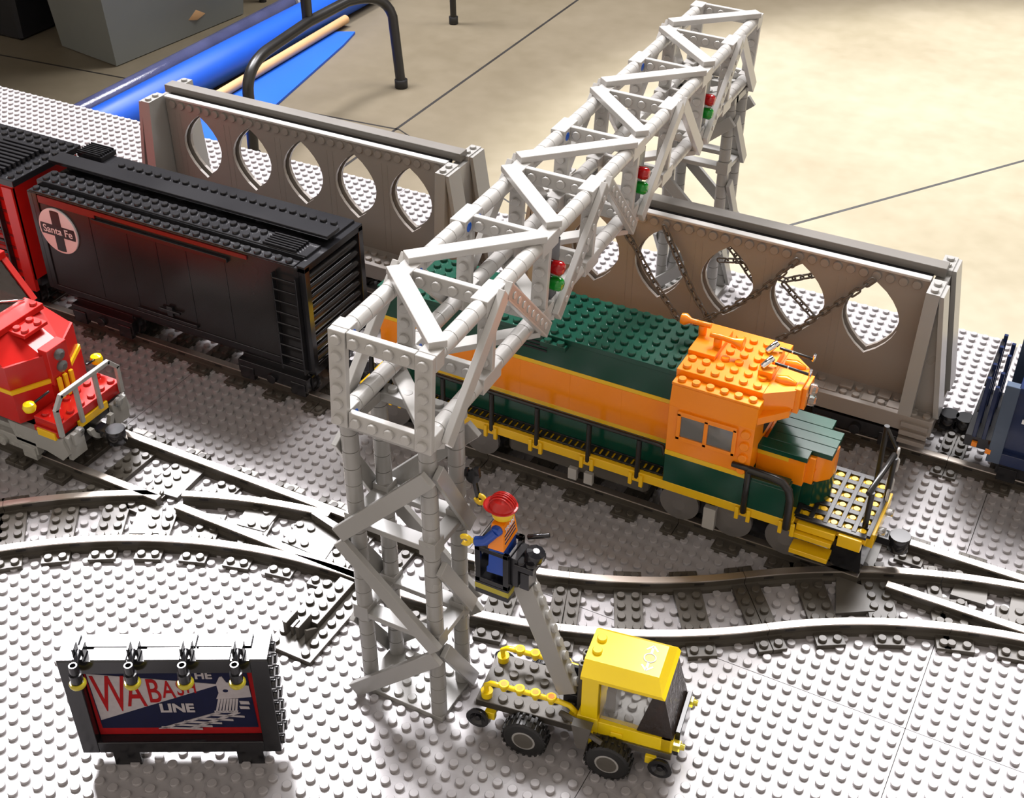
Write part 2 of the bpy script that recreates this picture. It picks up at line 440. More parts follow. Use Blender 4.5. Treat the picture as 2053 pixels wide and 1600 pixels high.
def gap_for(f, L, off, pt, w=.75):
    best = min((( (f(s)[0]-math.sin(f(s)[2])*off-pt[0])**2+(f(s)[1]+math.cos(f(s)[2])*off-pt[1])**2), s) for s in np.arange(0, L, .1))
    return (best[1]-w, best[1]+w)
def dark_plate(parent, poly, z0, z1, name='check_plate', mat='dark_grey'):
    m = new(mat); m.prism(poly, 'z', z0, z1); return m.build(name, parent=parent)
# left switch
sw = thing('track_switch', 'track switch with plain dark plates, left of the near gantry tower', 'track switch')
fs_, Ls = straight_path(-8.5, 23.5, YS); fb, Lb = arc_path(23.5, YS-40, 40, 90+42, 90)
frog = (5.6, 11.2)
add_rail(sw, fs_, Ls, 2.5); add_rail(sw, fs_, Ls, -2.5, [(14.1-.8, 14.1+.9)])
add_rail(sw, fb, Lb, -2.5); add_rail(sw, fb, Lb, 2.5, [gap_for(fb, Lb, 2.5, frog, .8), (Lb-6.0, Lb)])
for s in (.5, 4, 8, 12): add_sleeper(sw, fs_, s, 1 if s < 1 else 2)
for s in (16.5, 20.5, 24.5, 28.5): add_sleeper(sw, fs_, s, 2, 0.4, 4)
for s in (.6, 4.2, 7.8, 11.4, 15, 18.6): add_sleeper(sw, fb, s, 2, -4, 1.2 if s > 10 else 4)
for s in (22.2, 25.8): add_sleeper(sw, fb, s, 2, -4, -.4)
dark_plate(sw, [(2.7, 11.9), (2.9, 15.6), (5.3, 15.7), (5.5, 12.2)], .02, .46)
dark_plate(sw, [(5.0, 7.4), (3.6, 10.2), (5.2, 10.9), (7.0, 8.5)], .02, .46)
dark_plate(sw, [(11.3, 11.9), (10.9, 13.5), (13.3, 14.4), (13.6, 12.2)], .02, .46)
dark_plate(sw, [(15.3, 12.0), (15.2, 15.4), (18.6, 15.6), (19.2, 11.8)], .02, .46)
m = new('track_grey'); m.box(3.2, 15.75, .4, 8.2, 15.92, 1.0); m.build('check_rail', parent=sw)
m = new('dark_grey'); m.add([(15.9, 14.9, .5), (16.3, 15.3, .5), (20.2, 14.5, .5), (20.0, 13.9, .5), (15.9, 14.9, 1.1), (16.3, 15.3, 1.1), (20.2, 14.5, 1.1), (20.0, 13.9, 1.1)],
      [(0, 1, 2, 3), (7, 6, 5, 4), (0, 4, 5, 1), (1, 5, 6, 2), (2, 6, 7, 3), (3, 7, 4, 0)]); m.build('switch_blade', parent=sw)
# lever plate of the left switch
lv = thing('switch_lever', 'grey studded lever stand of the left switch, beside the billboard', 'switch lever', (20.3, 3.3, 0))
m = new('track_grey'); m.box(0, 0, 0, 3.6, 7.2, .45); 
for y in fr(.5, 6.6):
    for x in (.45, 2.9): m.stud(x, y, .45)
m.box(1.15, 2.7, .45, 2.35, 7.2, .95)
for y in fr(3.3, 6.8, .95): m.stud(1.75, y, .95)
m.build('base', parent=lv)
m = new('dark_grey'); m.box(.5, 1.4, .45, .8, 2.7, 1.5); m.box(1.5, 1.4, .45, 1.8, 2.9, 1.5, M=RZ(0)); m.box(1.0, 1.5, .45, 1.25, 2.3, 1.2)
m.prism([(1.4, .45), (2.8, .45), (2.8, .55), (1.5, 1.45)], 'x', 2.2, 2.4); m.build('lever', parent=lv)
# right switch
sw2 = thing('track_switch', 'track switch in front of the orange locomotive nose, right of the photo', 'track switch')
f1, L1 = straight_path(40, 72, YA); f2, L2 = arc_path(72.16, YA-40, 40, 90+18.73, 90)
L2b = 40*math.radians(18.9)
add_rail(sw2, f1, L1, 2.5); add_rail(sw2, f1, L1, -2.5, [(14.4-1.0, 14.4+.9)])
add_rail(sw2, f2, L2, -2.5); add_rail(sw2, f2, L2, 2.5, [gap_for(f2, L2, 2.5, (54.4, 27.5), .8)] if False else [])
for s in (.5, 4, 8, 12): add_sleeper(sw2, f1, s, 1 if s < 1 else 2, -2.2 if s > 10 else -4, 4)
for s in (16, 20, 24, 28): add_sleeper(sw2, f1, s, 2, 1.0, 4)
for s in (.6, 4.4, 8, 11.6): add_sleeper(sw2, f2, s, 2, -4, .8)
dark_plate(sw2, [(51.9, 27.3), (53.9, 27.2), (55.2, 25.2), (52.9, 23.7)], .02, .46)
dark_plate(sw2, [(52.3, 31.2), (53.9, 32.3), (54.0, 29.4), (52.4, 28.9)], .02, .46, mat='mid_grey')
dark_plate(sw2, [(59.4, 29.2), (59.5, 30.9), (61.6, 31.0), (61.8, 29.3)], .02, .46)
dark_plate(sw2, [(63.4, 27.6), (63.2, 31.0), (65.6, 31.6), (65.8, 28.0)], .02, .46)
m = new('track_grey'); m.box(51.0, 28.15, .4, 53.6, 28.35, 1.0); m.build('check_rail', parent=sw2)
# small clips lying along the siding edge
for i, x in enumerate((-2.2, 3.2, 8.2, 12.6, 16.8)):
    m = new('light_grey'); m.box(-.9, -.28, 0, .9, .28, .42); m.box(-.3, -.3, .42, .3, .3, .5); c = m.build('edge_clip')
    c.location = Vector((x, 17.25, .02))*S
    tag(c, 'small light grey clip along the siding rail, %s' % ['nearest the red locomotive', 'second from the red locomotive', 'third from the red locomotive', 'fourth from the red locomotive', 'next to the near gantry tower'][i], 'clip', 'clips along the siding rail')

# ------------------------------------------------------------------ signal gantry
ga = thing('signal_gantry', 'tall light grey lattice signal gantry spanning all the tracks', 'signal gantry')
def ribbed(m, p0, p1, r=.5, pitch=1.2, n=18):
    L = (Vector(p1)-Vector(p0)).length; k = max(1, round(L/pitch)); st = L/k; prof = []
    for i in range(k):
        a = i*st; prof += [(a+.0, r-.1, False), (a+.03, r, True), (a+st-.03, r, False), (a+st-.0, r-.1, False)]
    prof2 = [prof[0]]
    for q in prof[1:]:
        if q[0]-prof2[-1][0] > 1e-4: prof2.append(q)
    return m.lathe(p0, p1, prof2, n)
def strut(m, a, b, w, t, nrm, over=.45):
    """flat beam from a to b, width w, thickness t measured along nrm"""
    a = Vector(a); b = Vector(b); d = (b-a).normalized(); nrm = Vector(nrm); nrm = (nrm-d*nrm.dot(d)).normalized(); sd = nrm.cross(d)
    a = a-d*over; b = b+d*over; L = (b-a).length
    M = Matrix(((d.x, sd.x, nrm.x, a.x), (d.y, sd.y, nrm.y, a.y), (d.z, sd.z, nrm.z, a.z), (0, 0, 0, 1)))
    return m.box(0, -w/2, 0, L, w/2, t, M), M, L
def tower(x0, y0, zt, levels, far=False):
    xs = (x0+.5, x0+5.5); ys = (y0+.5, y0+3.5)
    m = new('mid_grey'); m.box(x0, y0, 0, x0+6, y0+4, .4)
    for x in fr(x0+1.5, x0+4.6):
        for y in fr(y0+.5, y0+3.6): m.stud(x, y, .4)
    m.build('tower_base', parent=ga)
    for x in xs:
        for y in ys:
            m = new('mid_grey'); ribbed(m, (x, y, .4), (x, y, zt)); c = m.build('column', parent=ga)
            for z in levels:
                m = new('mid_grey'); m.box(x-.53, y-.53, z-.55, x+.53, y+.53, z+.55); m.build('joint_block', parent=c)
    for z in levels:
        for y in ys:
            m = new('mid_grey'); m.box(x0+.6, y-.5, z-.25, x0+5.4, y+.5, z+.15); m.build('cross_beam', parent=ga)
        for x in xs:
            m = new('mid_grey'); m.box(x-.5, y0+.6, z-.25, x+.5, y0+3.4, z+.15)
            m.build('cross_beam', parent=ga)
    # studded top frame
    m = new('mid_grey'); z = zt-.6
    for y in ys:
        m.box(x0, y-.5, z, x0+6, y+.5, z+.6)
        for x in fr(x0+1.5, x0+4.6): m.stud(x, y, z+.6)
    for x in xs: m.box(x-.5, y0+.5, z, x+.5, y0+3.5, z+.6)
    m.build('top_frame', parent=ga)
    yf = y0-.32
    L0 = [.9] + list(levels) + [zt-1]
    zz = [(.7, 6.2, 0), (12.9, 7.4, 1), (14.0, 19.9, 0)] if not far else [(.9, 6.0, 0), (12.4, 7.2, 1), (13.6, 18.4, 0)]
    for a, b, k in zz:
        for side in ('f', 'b'):
            yy = yf if side == 'f' else y0+4.32
            m = new('mid_grey'); strut(m, (x0+.15, yy, a), (x0+5.85, yy, b), 1.0, .4, (0, -1, 0) if side == 'f' else (0, 1, 0), .4)
            m.build('brace', parent=ga)
        for side in (0, 1):
            xx = x0-.05 if side == 0 else x0+6.05
            m = new('mid_grey'); strut(m, (xx, y0+.4, b if b > a else a), (xx, y0+3.6, a if b > a else b), .9, .35, (-1 if side == 0 else 1, 0, 0), .2)
            m.build('brace', parent=ga)
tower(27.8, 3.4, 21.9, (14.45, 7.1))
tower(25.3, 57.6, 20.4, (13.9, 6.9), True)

TR = Matrix(((0.9980158, -0.0515314, 0.0361794, 28.536), (0.0503848, 0.9982197, 0.0319176, 2.54), (-0.0377598, -0.0300314, 0.9988355, 28.293), (0, 0, 0, 1)))
YF = [0, 7.2, 14.6, 22.1, 29.5, 36.9, 44.3, 51.8, 59.2]
for cx, cz in ((.5, -.5), (5.5, -.5), (.5, -5.5), (5.5, -5.5)):
    m = new('light_grey', TR); ribbed(m, (cx, .4, cz), (cx, 59.6, cz)); ch = m.build('chord', parent=ga)
    for i, y in enumerate(YF):
        m = new('light_grey', TR); a = y-1.0 if i else .4
        e = .52
        m.box(cx-e, a, cz-e, cx+e, y+1.3 if i < 8 else y+.5, cz+e); 
        m.mat('pin_blue')
        sgn = 1 if cx < 3 else -1
        m.cyl((cx+sgn*.5, y+.85, cz), (cx+sgn*.545, y+.85, cz), .26, 12, b=.01)
        if i in (2, 4, 6) and cx < 3 and cz > -1: m.cyl((cx+sgn*.5, a+.5, cz), (cx+sgn*.545, a+.5, cz), .3, 12, b=.01)
        m.build('joint_block', parent=ch)
for i, y in enumerate(YF):
    m = new('light_grey', TR)
    if i == 0:
        for x in (0, 5):
            m.box(x, 0, -6, x+1, .4, 0)
            for z in fr(-5.5, -.4): m.stud(0, 0, 0, T(x+.5, 0, z) @ RX(90))
        for z in (-6, -1):
            m.box(1.03, .1, z, 4.97, .5, z+1)
            for x in fr(1.5, 4.6): m.stud(0, 0, 0, T(x, .1, z+.5) @ RX(90))
    else:
        for z in (-6, -1):
            m.box(1.0, y, z, 5.0, y+.4, z+1)
            for x in fr(1.5, 4.6): m.stud(0, 0, 0, T(x, y, z+.5) @ RX(90))
        for x in (0, 5):
            m.box(x, y, -5.0, x+1, y+.4, -1.0)
            for z in fr(-4.5, -1.4): m.stud(0, 0, 0, T(x+.5, y, z) @ RX(90))
    m.build('frame', parent=ga)
def plate_under(m, M, L, w=1.0):
    """hollow underside of a plate with tubes, seen on the back of a brace"""
    pass
for b in range(8):
    y0, y1 = YF[b], YF[b+1]
    if b % 2 == 0:
        top = ((5.45, y0+1.35, 0), (.5, y0+6.35, 0)); side = (y1+.3, -.45, y0+1.7, -5.8)
    else:
        top = ((.45, y0+1.1, 0), (5.5, y0+6.55, 0)); side = (y0+1.25, -.45, y1-.4, -5.9)
    m = new('light_grey', TR); strut(m, top[0], top[1], 1.0, .42, (0, 0, 1)); m.build('brace', parent=ga)
    m = new('light_grey', TR); strut(m, (top[0][0], top[0][1], -6), (top[1][0], top[1][1], -6), 1.0, .4, (0, 0, -1)); m.build('brace', parent=ga)
    for xs_, nx in ((6.03, 1), (-.03, -1)):
        ya, za, yb, zb = side
        m = new('light_grey', TR); (_, M, L) = strut(m, (xs_, ya, za), (xs_, yb, zb), 1.0, .4, (nx, 0, 0))
        if nx == 1 and b in (1, 2, 6, 3):
            m.mat('mid_grey')
            m.box(.12, -.38, .37, L-.12, .38, .405, TRI @ M if False else M, b=0)
            m.mat('light_grey')
            for q in fr(.9, L-.6, .98): m.cyl((q, 0, .38), (q, 0, .46), .22, 12, b=.01, M=M)
        m.build('brace', parent=ga)
# three colour-light signals hanging inside the truss
for k, (yy, lab) in enumerate(((15.0, 'near'), (29.9, 'middle'), (44.8, 'far'))):
    m = new('black', TR); m.box(5.05, yy, -5.5, 5.75, yy+1.9, -1.15)
    for z in fr(-4.9, -1.6, .95):
        for y in (yy+.5, yy+1.4): m.stud(0, 0, 0, T(5.05, y, z) @ RY(-90))
    sg = m.build('signal', parent=ga)
    tag(sg, '%s hanging signal with red light above green' % lab)
    for z, mt, nm in ((-2.75, 'lamp_red', 'red_light'), (-3.85, 'lamp_green', 'green_light')):
        m = new(mt, TR); m.lathe((5.75, yy+1.0, z), (6.5, yy+1.0, z), [(0, .42), (.35, .46), (.55, .44), (.72, .3), (.75, .1)], 16); m.build(nm, parent=sg)
# ------------------------------------------------------------------ rolling stock
class Th:
    def __init__(s, name, label, cat, loc, group=None):
        s.loc = loc; s.o = thing(name, label, cat, loc, group=group)
    def n(s, mat): return new(mat, T(-s.loc[0], -s.loc[1], -s.loc[2]))
    def b(s, m, name, parent=None): return m.build(name, parent=parent or s.o)
SIDE = lambda x, y, z: T(x, y, z) @ RX(90)          # stud pointing to -y
FRONT = lambda x, y, z: T(x, y, z) @ RY(90)         # stud pointing to +x

def bogie(t, xc, yc, mat='black', wmat='black', r=1.15, half=2.6, zf=2.6):
    m = t.n(mat)
    for sy in (-1, 1):
        m.box(xc-half-.9, yc+sy*3.15-.3, 1.7, xc+half+.9, yc+sy*3.15+.3, 2.9)
        for sx in (-1, 1): m.box(xc+sx*half-.7, yc+sy*3.3-.25, 1.2, xc+sx*half+.7, yc+sy*3.3+.25, 2.4)
        m.cyl((xc, yc+sy*3.3, 2.1), (xc, yc+sy*3.75, 2.1), .45, 12)
    m.box(xc-half-.6, yc-2.9, 2.2, xc+half+.6, yc+2.9, 3.3)
    bg = t.b(m, 'bogie')
    for sx in (-1, 1):
        for sy in (-1, 1):
            m = t.n(wmat); x = xc+sx*half; y = yc+sy*2.5
            m.lathe((x, y-sy*.35, 1.09+r), (x, y+sy*.3, 1.09+r), [(0, r+.18), (.12, r+.18), (.14, r), (.6, r-.03), (.65, r-.2)], 20)
            m.build('wheel', parent=bg)
    return bg
def coupler(t, x, yc, d, z=2.9):
    m = t.n('black'); m.box(min(x, x+d*1.6), yc-.5, z-.3, max(x, x+d*1.6), yc+.5, z+.3)
    m.cyl((x+d*1.9, yc, z-.6), (x+d*1.9, yc, z+.6), .75, 16); return t.b(m, 'coupler')

# ---- black boxcar
t = Th('boxcar', 'long black boxcar with a round Santa Fe emblem on its side', 'boxcar', (-19.5, 26, 0))
x0, x1, y0, y1 = -19.5, 8.9, 26.0, 34.0
m = t.n('worn_black'); m.box(x0, y0+.12, 4.5, x1-.5, y1-.12, 13.9); m.mat('black')
for x in (x0, x0+.5, x1-1.0):
    m.box(x, y0, 4.5, x+.5, y0+.2, 13.9)
for x in (-13.0, -9.05, -6.0, -2.9, 1.0): m.box(x-.03, y0+.09, 5.2, x+.03, y0+.14, 13.0, b=0)
m.box(x0, y0+.02, 4.5, x1-.6, y0+.2, 5.0)
t.b(m, 'body')
m = t.n('black'); m.box(-9.2, y0-.12, 5.2, -2.8, y0+.1, 5.5); m.box(-12.5, y0-.18, 12.7, 1.5, y0+.1, 13.1); m.box(-5.8, y0-.2, 5.7, -5.2, y0+.05, 6.6); m.box(-6.6, y0-.25, 6.1, -4.4, y0, 6.3)
t.b(m, 'door')
m = t.n('dark_red'); m.box(-18.4, y0+.0, 13.12, -12.2, y0+.14, 13.8, b=0); m.box(-12.2, y0+.0, 13.45, 3.4, y0+.14, 13.8, b=0); t.b(m, 'stripe')
# emblem
ec = Vector((-16.75, 26, 10.8)); R_ = 2.12
m = t.n('white_ink'); m.cyl((ec.x, 26.12, ec.z), (ec.x, 25.93, ec.z), R_, 40, b=.01); em = t.b(m, 'emblem')
m = t.n('worn_black'); q = []
def circ_clip(xa, xb, za, zb, n=10):
    pts = []
    if za < -50: # vertical bar
        for i in range(n+1):
            x = xa+(xb-xa)*i/n; pts.append((x, math.sqrt(max(0, 1.93**2-x*x))))
        for i in range(n+1):
            x = xb+(xa-xb)*i/n; pts.append((x, -math.sqrt(max(0, 1.93**2-x*x))))
    else:
        for i in range(n+1):
            z = za+(zb-za)*i/n; pts.append((math.sqrt(max(0, 1.93**2-z*z)), z))
        for i in range(n+1):
            z = zb+(za-zb)*i/n; pts.append((-math.sqrt(max(0, 1.93**2-z*z)), z))
    return [(ec.x+a, ec.z+b) for a, b in pts]
m.prism(circ_clip(-.5, .5, -99, 0), 'y', 25.9, 25.94); m.prism(circ_clip(0, 0, -.52, .52), 'y', 25.89, 25.935)
t.b(m, 'emblem_cross', em)
text('Santa Fe', 'white_ink', em, T(ec.x+19.5, -.125, ec.z) @ RX(90), .98, 'lettering', .008, 1.0, .012)
m = t.n('black')
for z in [4.6+i*1.02 for i in range(9)]: m.box(6.0, 25.55, z, 8.2, 25.75, z+.14)
for x in (5.95, 8.15): m.box(x, 25.55, 4.3, x+.15, 26.05, 13.2)
t.b(m, 'ladder')
m = t.n('black')
for i in range(10):
    z = 4.8+i*.95; m.prism([(z, 8.35), (z+.35, 8.9), (z+.55, 8.9), (z+.9, 8.35)], 'x', 0, 0) if False else m.lathe((8.4, 26.5, z+.4), (8.4, 33.5, z+.4), [(0, .42), (7.0, .42)], 10)
for y in (26.0, 33.4): m.box(8.3, y, 4.5, 8.95, y+.6, 14.1)
m.box(8.2, 26, 13.7, 8.95, 34, 14.25)
t.b(m, 'end_panel')
m = t.n('black')
m.box(x0, 26, 13.9, x1-.3, 34, 14.0); 
m.box(x0+.2, 26.05, 14.0, x1-1.0, 26.95, 14.1); m.box(x0, 27.25, 14.0, x1-.6, 29.2, 14.45); m.box(x0, 30.9, 14.0, x1-.6, 33.9, 14.45)
for x in fr(x0+.7, x1-1):
    m.stud(x, 26.5, 14.1, h=.2)
    if not (3.9 < x < 7.2): m.stud(x, 27.75, 14.45); m.stud(x, 28.75, 14.45)
    if x > -15: m.stud(x, 32.6, 14.45)
for k in range(6): m.box(4.1, 27.3+k*.32, 14.45, 7.3, 27.45+k*.32, 14.68)
m.box(-19.6, 32.3, 14.45, -16.8, 34.2, 14.9)
for k in range(7): m.box(-19.5, 32.3+k*.28, 14.9, -16.9, 32.42+k*.28, 15.1)
t.b(m, 'roof')
m = t.n('black'); m.box(x0-.9, 29.7, 14.75, x1-.3, 31.4, 15.05)
for x in fr(x0+1, x1-1, 4): m.box(x, 29.9, 14.4, x+.5, 31.2, 14.78)
t.b(m, 'roof_walk')
m = t.n('black'); m.box(x0+.5, 27.2, 3.2, x1-.8, 32.8, 4.5); m.box(x0, 26.3, 4.2, x1-.4, 33.7, 4.52); t.b(m, 'underframe')
bogie(t, -14.5, 30); bogie(t, 4.0, 30); coupler(t, 8.4, 30, 1); coupler(t, x0, 30, -1)

# ---- red boxcar at the left edge
t = Th('boxcar', 'red boxcar with black roof and ladder cut by the left edge', 'boxcar', (-48, 26, 0))
m = t.n('red'); m.box(-48, 26.15, 4.5, -21.4, 33.85, 13.9); m.box(-22.6, 26, 3.4, -21.4, 26.4, 13.6); m.box(-27.0, 26, 3.4, -26.4, 26.3, 13.6)
m.mat('dark_red')
for i in range(7): m.box(-26.3, 26.08, 5.0+i*1.2, -22.7, 26.2, 5.25+i*1.2)
t.b(m, 'body')
m = t.n('black')
for i in range(8): m.box(-26.2, 25.6, 4.7+i*1.15, -23.4, 25.85, 4.92+i*1.15)
for x in (-26.3, -23.4): m.box(x, 25.6, 4.2, x+.2, 26.1, 13.4)
t.b(m, 'ladder')
m = t.n('black'); m.box(-48, 25.9, 13.9, -20.9, 34.1, 14.5)
for k in range(10): m.box(-27.2, 26.2+k*.55, 14.5, -22.6, 26.5+k*.55, 14.95)
for x in fr(-47.5, -21.4): 
    for y in (31.6, 32.6, 33.5): m.stud(x, y, 14.5)
for y in fr(26.5, 31): m.stud(-21.6, y, 14.5)
t.b(m, 'roof')
m = t.n('black'); m.box(-47, 27.2, 3.2, -22, 32.8, 4.5); t.b(m, 'underframe')
bogie(t, -26.0, 30); bogie(t, -43, 30)

# ---- grey bulkhead wagons with a perforated centre wall
def arch_panel(m, xa, xb, za, zb, cx, hw, zlo, zhi, ya, yb, n=10):
    """wall panel with one pointed oval hole"""
    def side(sg):
        pts = []
        H = (zhi-zlo)/2; zc = (zlo+zhi)/2
        for i in range(n+1):
            u = -1+2*i/n; pts.append((cx+sg*hw*(1-abs(u)**1.9)**.9 if abs(u) < 1 else cx, zc+H*u))
        return pts
    Rr = side(1); Ll = side(-1)
    for pts, xe, flip in ((Rr, xb, False), (Ll, xa, True)):
        for i in range(n):
            (x1_, z1_), (x2_, z2_) = pts[i], pts[i+1]
            for y, fl in ((ya, flip), (yb, not flip)):
                q = [(x1_, y, z1_), (xe, y, z1_), (xe, y, z2_), (x2_, y, z2_)]
                m.add(q, [(0, 1, 2, 3) if not fl else (3, 2, 1, 0)])
            q = [(x1_, ya, z1_), (x2_, ya, z2_), (x2_, yb, z2_), (x1_, yb, z1_)]
            m.add(q, [(0, 1, 2, 3) if not flip else (3, 2, 1, 0)])
    m.box(xa, ya, za, xb, yb, zlo, b=0); m.box(xa, ya, zhi, xb, yb, zb, b=0)
def bulkhead_car(label, xc):
    yc = 46.0; t = Th('bulkhead_wagon', label, 'wagon', (xc, yc, 0))
    m = t.n('car_grey'); m.box(xc-18.4, 42, 3.5, xc+18.2, 42.5, 4.9); m.box(xc-18.4, 49.5, 3.5, xc+18.2, 50, 4.9); m.box(xc-18.4, 42.4, 3.6, xc+18.2, 49.6, 4.7)
    random.seed(int(abs(xc)*10))
    for x in fr(xc-15, xc+15.1):
        for y in (43.0, 44.0, 48.0, 49.0):
            if random.random() < .62: m.stud(x, y, 4.7, h=.24)
            elif random.random() < .5:
                m.box(x-.5, y-.45, 4.7, x+.5, y+.45, 4.95)
    for sx in (-1, 1):
        for x in (16.6, 17.6):
            for y in fr(42.5, 49.6): 
                if abs(y-46) > .6 or x > 17: m.stud(xc+sx*x, y, 4.9 if y < 42.6 or y > 49.4 else 4.7)
        for k in range(3): m.box(xc+sx*15.9 if sx > 0 else xc-18.0, 41.75, 2.5+k*.75, xc+18.0 if sx > 0 else xc-15.9, 42.3, 2.9+k*.75)
    t.b(m, 'deck')
    ctr = [-11.6, -5.8, 0, 5.8, 11.6]
    for ya, yb, nm in ((45.0, 45.3, 'arched_wall'), (45.7, 46.0, 'arched_wall')):
        m = t.n('car_grey')
        for c in ctr: arch_panel(m, xc+c-2.9, xc+c+2.9, 4.7, 15.0, xc+c, 2.2 if ya < 45.5 else 2.08, 7.5 if ya < 45.5 else 7.65, 13.9 if ya < 45.5 else 13.75, ya, yb)
        for sx in (-1, 1): m.box(min(xc+sx*14.5, xc+sx*15.4), ya, 4.7, max(xc+sx*14.5, xc+sx*15.4), yb, 15.0, b=0)
        if ya < 46:
            for x in fr(xc-14.5, xc+14.6): m.stud(0, 0, 0, SIDE(x, ya, 14.5), r=.36)
            for c in ctr:
                for dx in (-2.9, -2.3): m.box(xc+c+dx-.03, ya-.02, 5, xc+c+dx+.03, ya+.05, 13.6, b=0)
        t.b(m, nm)
    m = t.n('light_grey'); m.box(xc-15.4, 44.85, 15.0, xc+15.4, 45.5, 15.2); m.mat('black'); m.box(xc-15.4, 45.4, 14.9, xc+15.4, 46.1, 15.12, b=0)
    m.mat('beam_grey'); m.box(xc-16.2, 46.0, 15.0, xc+16.2, 47.2, 15.75); t.b(m, 'top_beam')
    for sx in (-1, 1):
        m = t.n('mid_grey'); xa = xc+sx*15.5
        # panels either side of the centre wall, narrower towards the top
        def seg(poly, mm=m): mm.prism(poly, 'x', min(xa, xa+sx*1.0), max(xa, xa+sx*1.0))
        seg([(42.0, 4.7), (45.2, 4.7), (45.2, 15.2), (42.9, 15.2)]); seg([(46.9, 4.7), (50.0, 4.7), (49.2, 15.2), (46.9, 15.2)])
        seg([(45.2, 4.7), (46.9, 4.7), (46.9, 14.8), (45.2, 14.8)])
        for y in (43.4, 44.4, 47.6, 48.6): m.stud(xa+sx*.5, y, 15.2)
        for ya_, yb_ in ((42.95, 44.9), (47.1, 49.15)):
            m.prism([(xa+sx*.95, 15.1), (xa+sx*1.3, 15.1), (xa+sx*2.9, 4.7), (xa+sx*2.5, 4.7)], 'y', ya_, yb_)
            m.mat('car_grey'); m.prism([(xa+sx*.95, 15.0), (xa+sx*1.1, 15.0), (xa+sx*2.55, 4.7), (xa+sx*.95, 4.7)], 'y', ya_+.35, ya_+.6); m.mat('mid_grey')
        t.b(m, 'bulkhead')
        m = t.n('black'); m.cyl((xc+sx*17.6, 48.0, 4.8), (xc+sx*17.6, 48.0, 6.0), .22, 10); m.lathe((xc+sx*17.1, 48.0, 6.1), (xc+sx*17.5, 48.0, 6.1), [(0, .8), (.4, .8)], 14); t.b(m, 'brake_wheel')
    m = t.n('black'); m.box(xc-15, 43.4, 3.0, xc+15, 48.6, 3.6); t.b(m, 'underframe')
    bogie(t, xc-12.5, yc); bogie(t, xc+12.5, yc); coupler(t, xc+18.2, yc, 1); coupler(t, xc-18.4, yc, -1)
    return t
bulkhead_car('left grey bulkhead wagon with a wall of pointed oval holes, behind the black boxcar', -5.0)
bulkhead_car('right grey bulkhead wagon with chains over its wall of pointed oval holes', 36.2)

def chain(label, pts, group='chains tying down the right bulkhead wagon', mat='chain_brown', name='chain', wire=.085, ln=.95):
    P = [Vector(p) for p in pts]; root = thing(name, label, 'chain', tuple(P[0]), group=group)
    seg = []; 
    for a, b in zip(P[:-1], P[1:]):
        n = max(1, int((b-a).length/.1)); seg += [a+(b-a)*i/n for i in range(n)]
    seg.append(P[-1]); acc = 0; stops = [seg[0]]
    for a, b in zip(seg[:-1], seg[1:]):
        acc += (b-a).length
        if acc >= ln*.72: stops.append(b); acc = 0
    me = None
    for i, (a, b) in enumerate(zip(stops[:-1], stops[1:])):
        d = (b-a).normalized(); mid = (a+b)/2-P[0]
        if me is None:
            m = new(mat); L = ln/2-.2; w = .2; loop = []
            for k in range(14):
                th = 2*math.pi*k/14; cx = L if math.cos(th) >= 0 else -L
                loop.append((cx+math.cos(th)*w, math.sin(th)*w, 0))
            m.ring(loop, wire, 6); o = m.build('link', parent=root); me = o.data
        else: o = bpy.data.objects.new('link', me); C.objects.link(o); o.parent = root
        q = d.to_track_quat('X', 'Z'); o.rotation_mode = 'QUATERNION'
        from mathutils import Quaternion
        o.rotation_quaternion = q @ Quaternion((1, 0, 0), math.radians(25 if i % 2 else 95)); o.location = mid*S
    return root
def anchor_studs(): pass
chain('chain from the left anchor of the right wagon wall sloping down rightwards', [(30.7, 44.5, 14.5), (32.4, 44.3, 11.6), (34.0, 44.0, 9.2), (36.2, 43.6, 6.8), (38.8, 43.0, 5.2)])
chain('chain from the middle wall anchor sloping down leftwards across two holes', [(41.7, 44.5, 14.4), (40.3, 44.3, 12.4), (38.8, 44.1, 10.6), (36.6, 43.8, 8.7), (34.2, 43.5, 6.8), (32.4, 43.0, 5.4)])
chain('chain from the right wall anchor sloping down leftwards below the third hole', [(47.6, 44.5, 14.3), (45.8, 44.3, 12.2), (43.6, 44.0, 9.8), (41.8, 43.7, 7.9), (39.8, 43.4, 6.4), (37.6, 43.0, 5.2)])
chain('chain sloping down rightwards across the leftmost visible hole of the right wagon', [(26.2, 44.5, 14.4), (28.4, 44.3, 12.2), (30.2, 44.1, 9.7), (32.2, 43.7, 7.7), (34.6, 43.0, 5.4)])

G2 = 'chains seen through the wall holes of the right bulkhead wagon'
chain('rear chain seen through the second visible hole, sloping down rightwards', [(34.4, 47.4, 13.4), (36.4, 47.2, 11.6), (38.2, 47.0, 9.8)], G2)
chain('rear chain seen crossing the second and third visible holes, sloping up rightwards', [(34.6, 47.4, 11.0), (38.4, 47.3, 11.9), (40.0, 47.3, 10.6), (43.6, 47.2, 12.4)], G2)
chain('rear chain seen low in the third visible hole, sloping down rightwards', [(40.2, 47.3, 10.4), (42.0, 47.2, 9.0), (43.6, 47.0, 7.8)], G2)
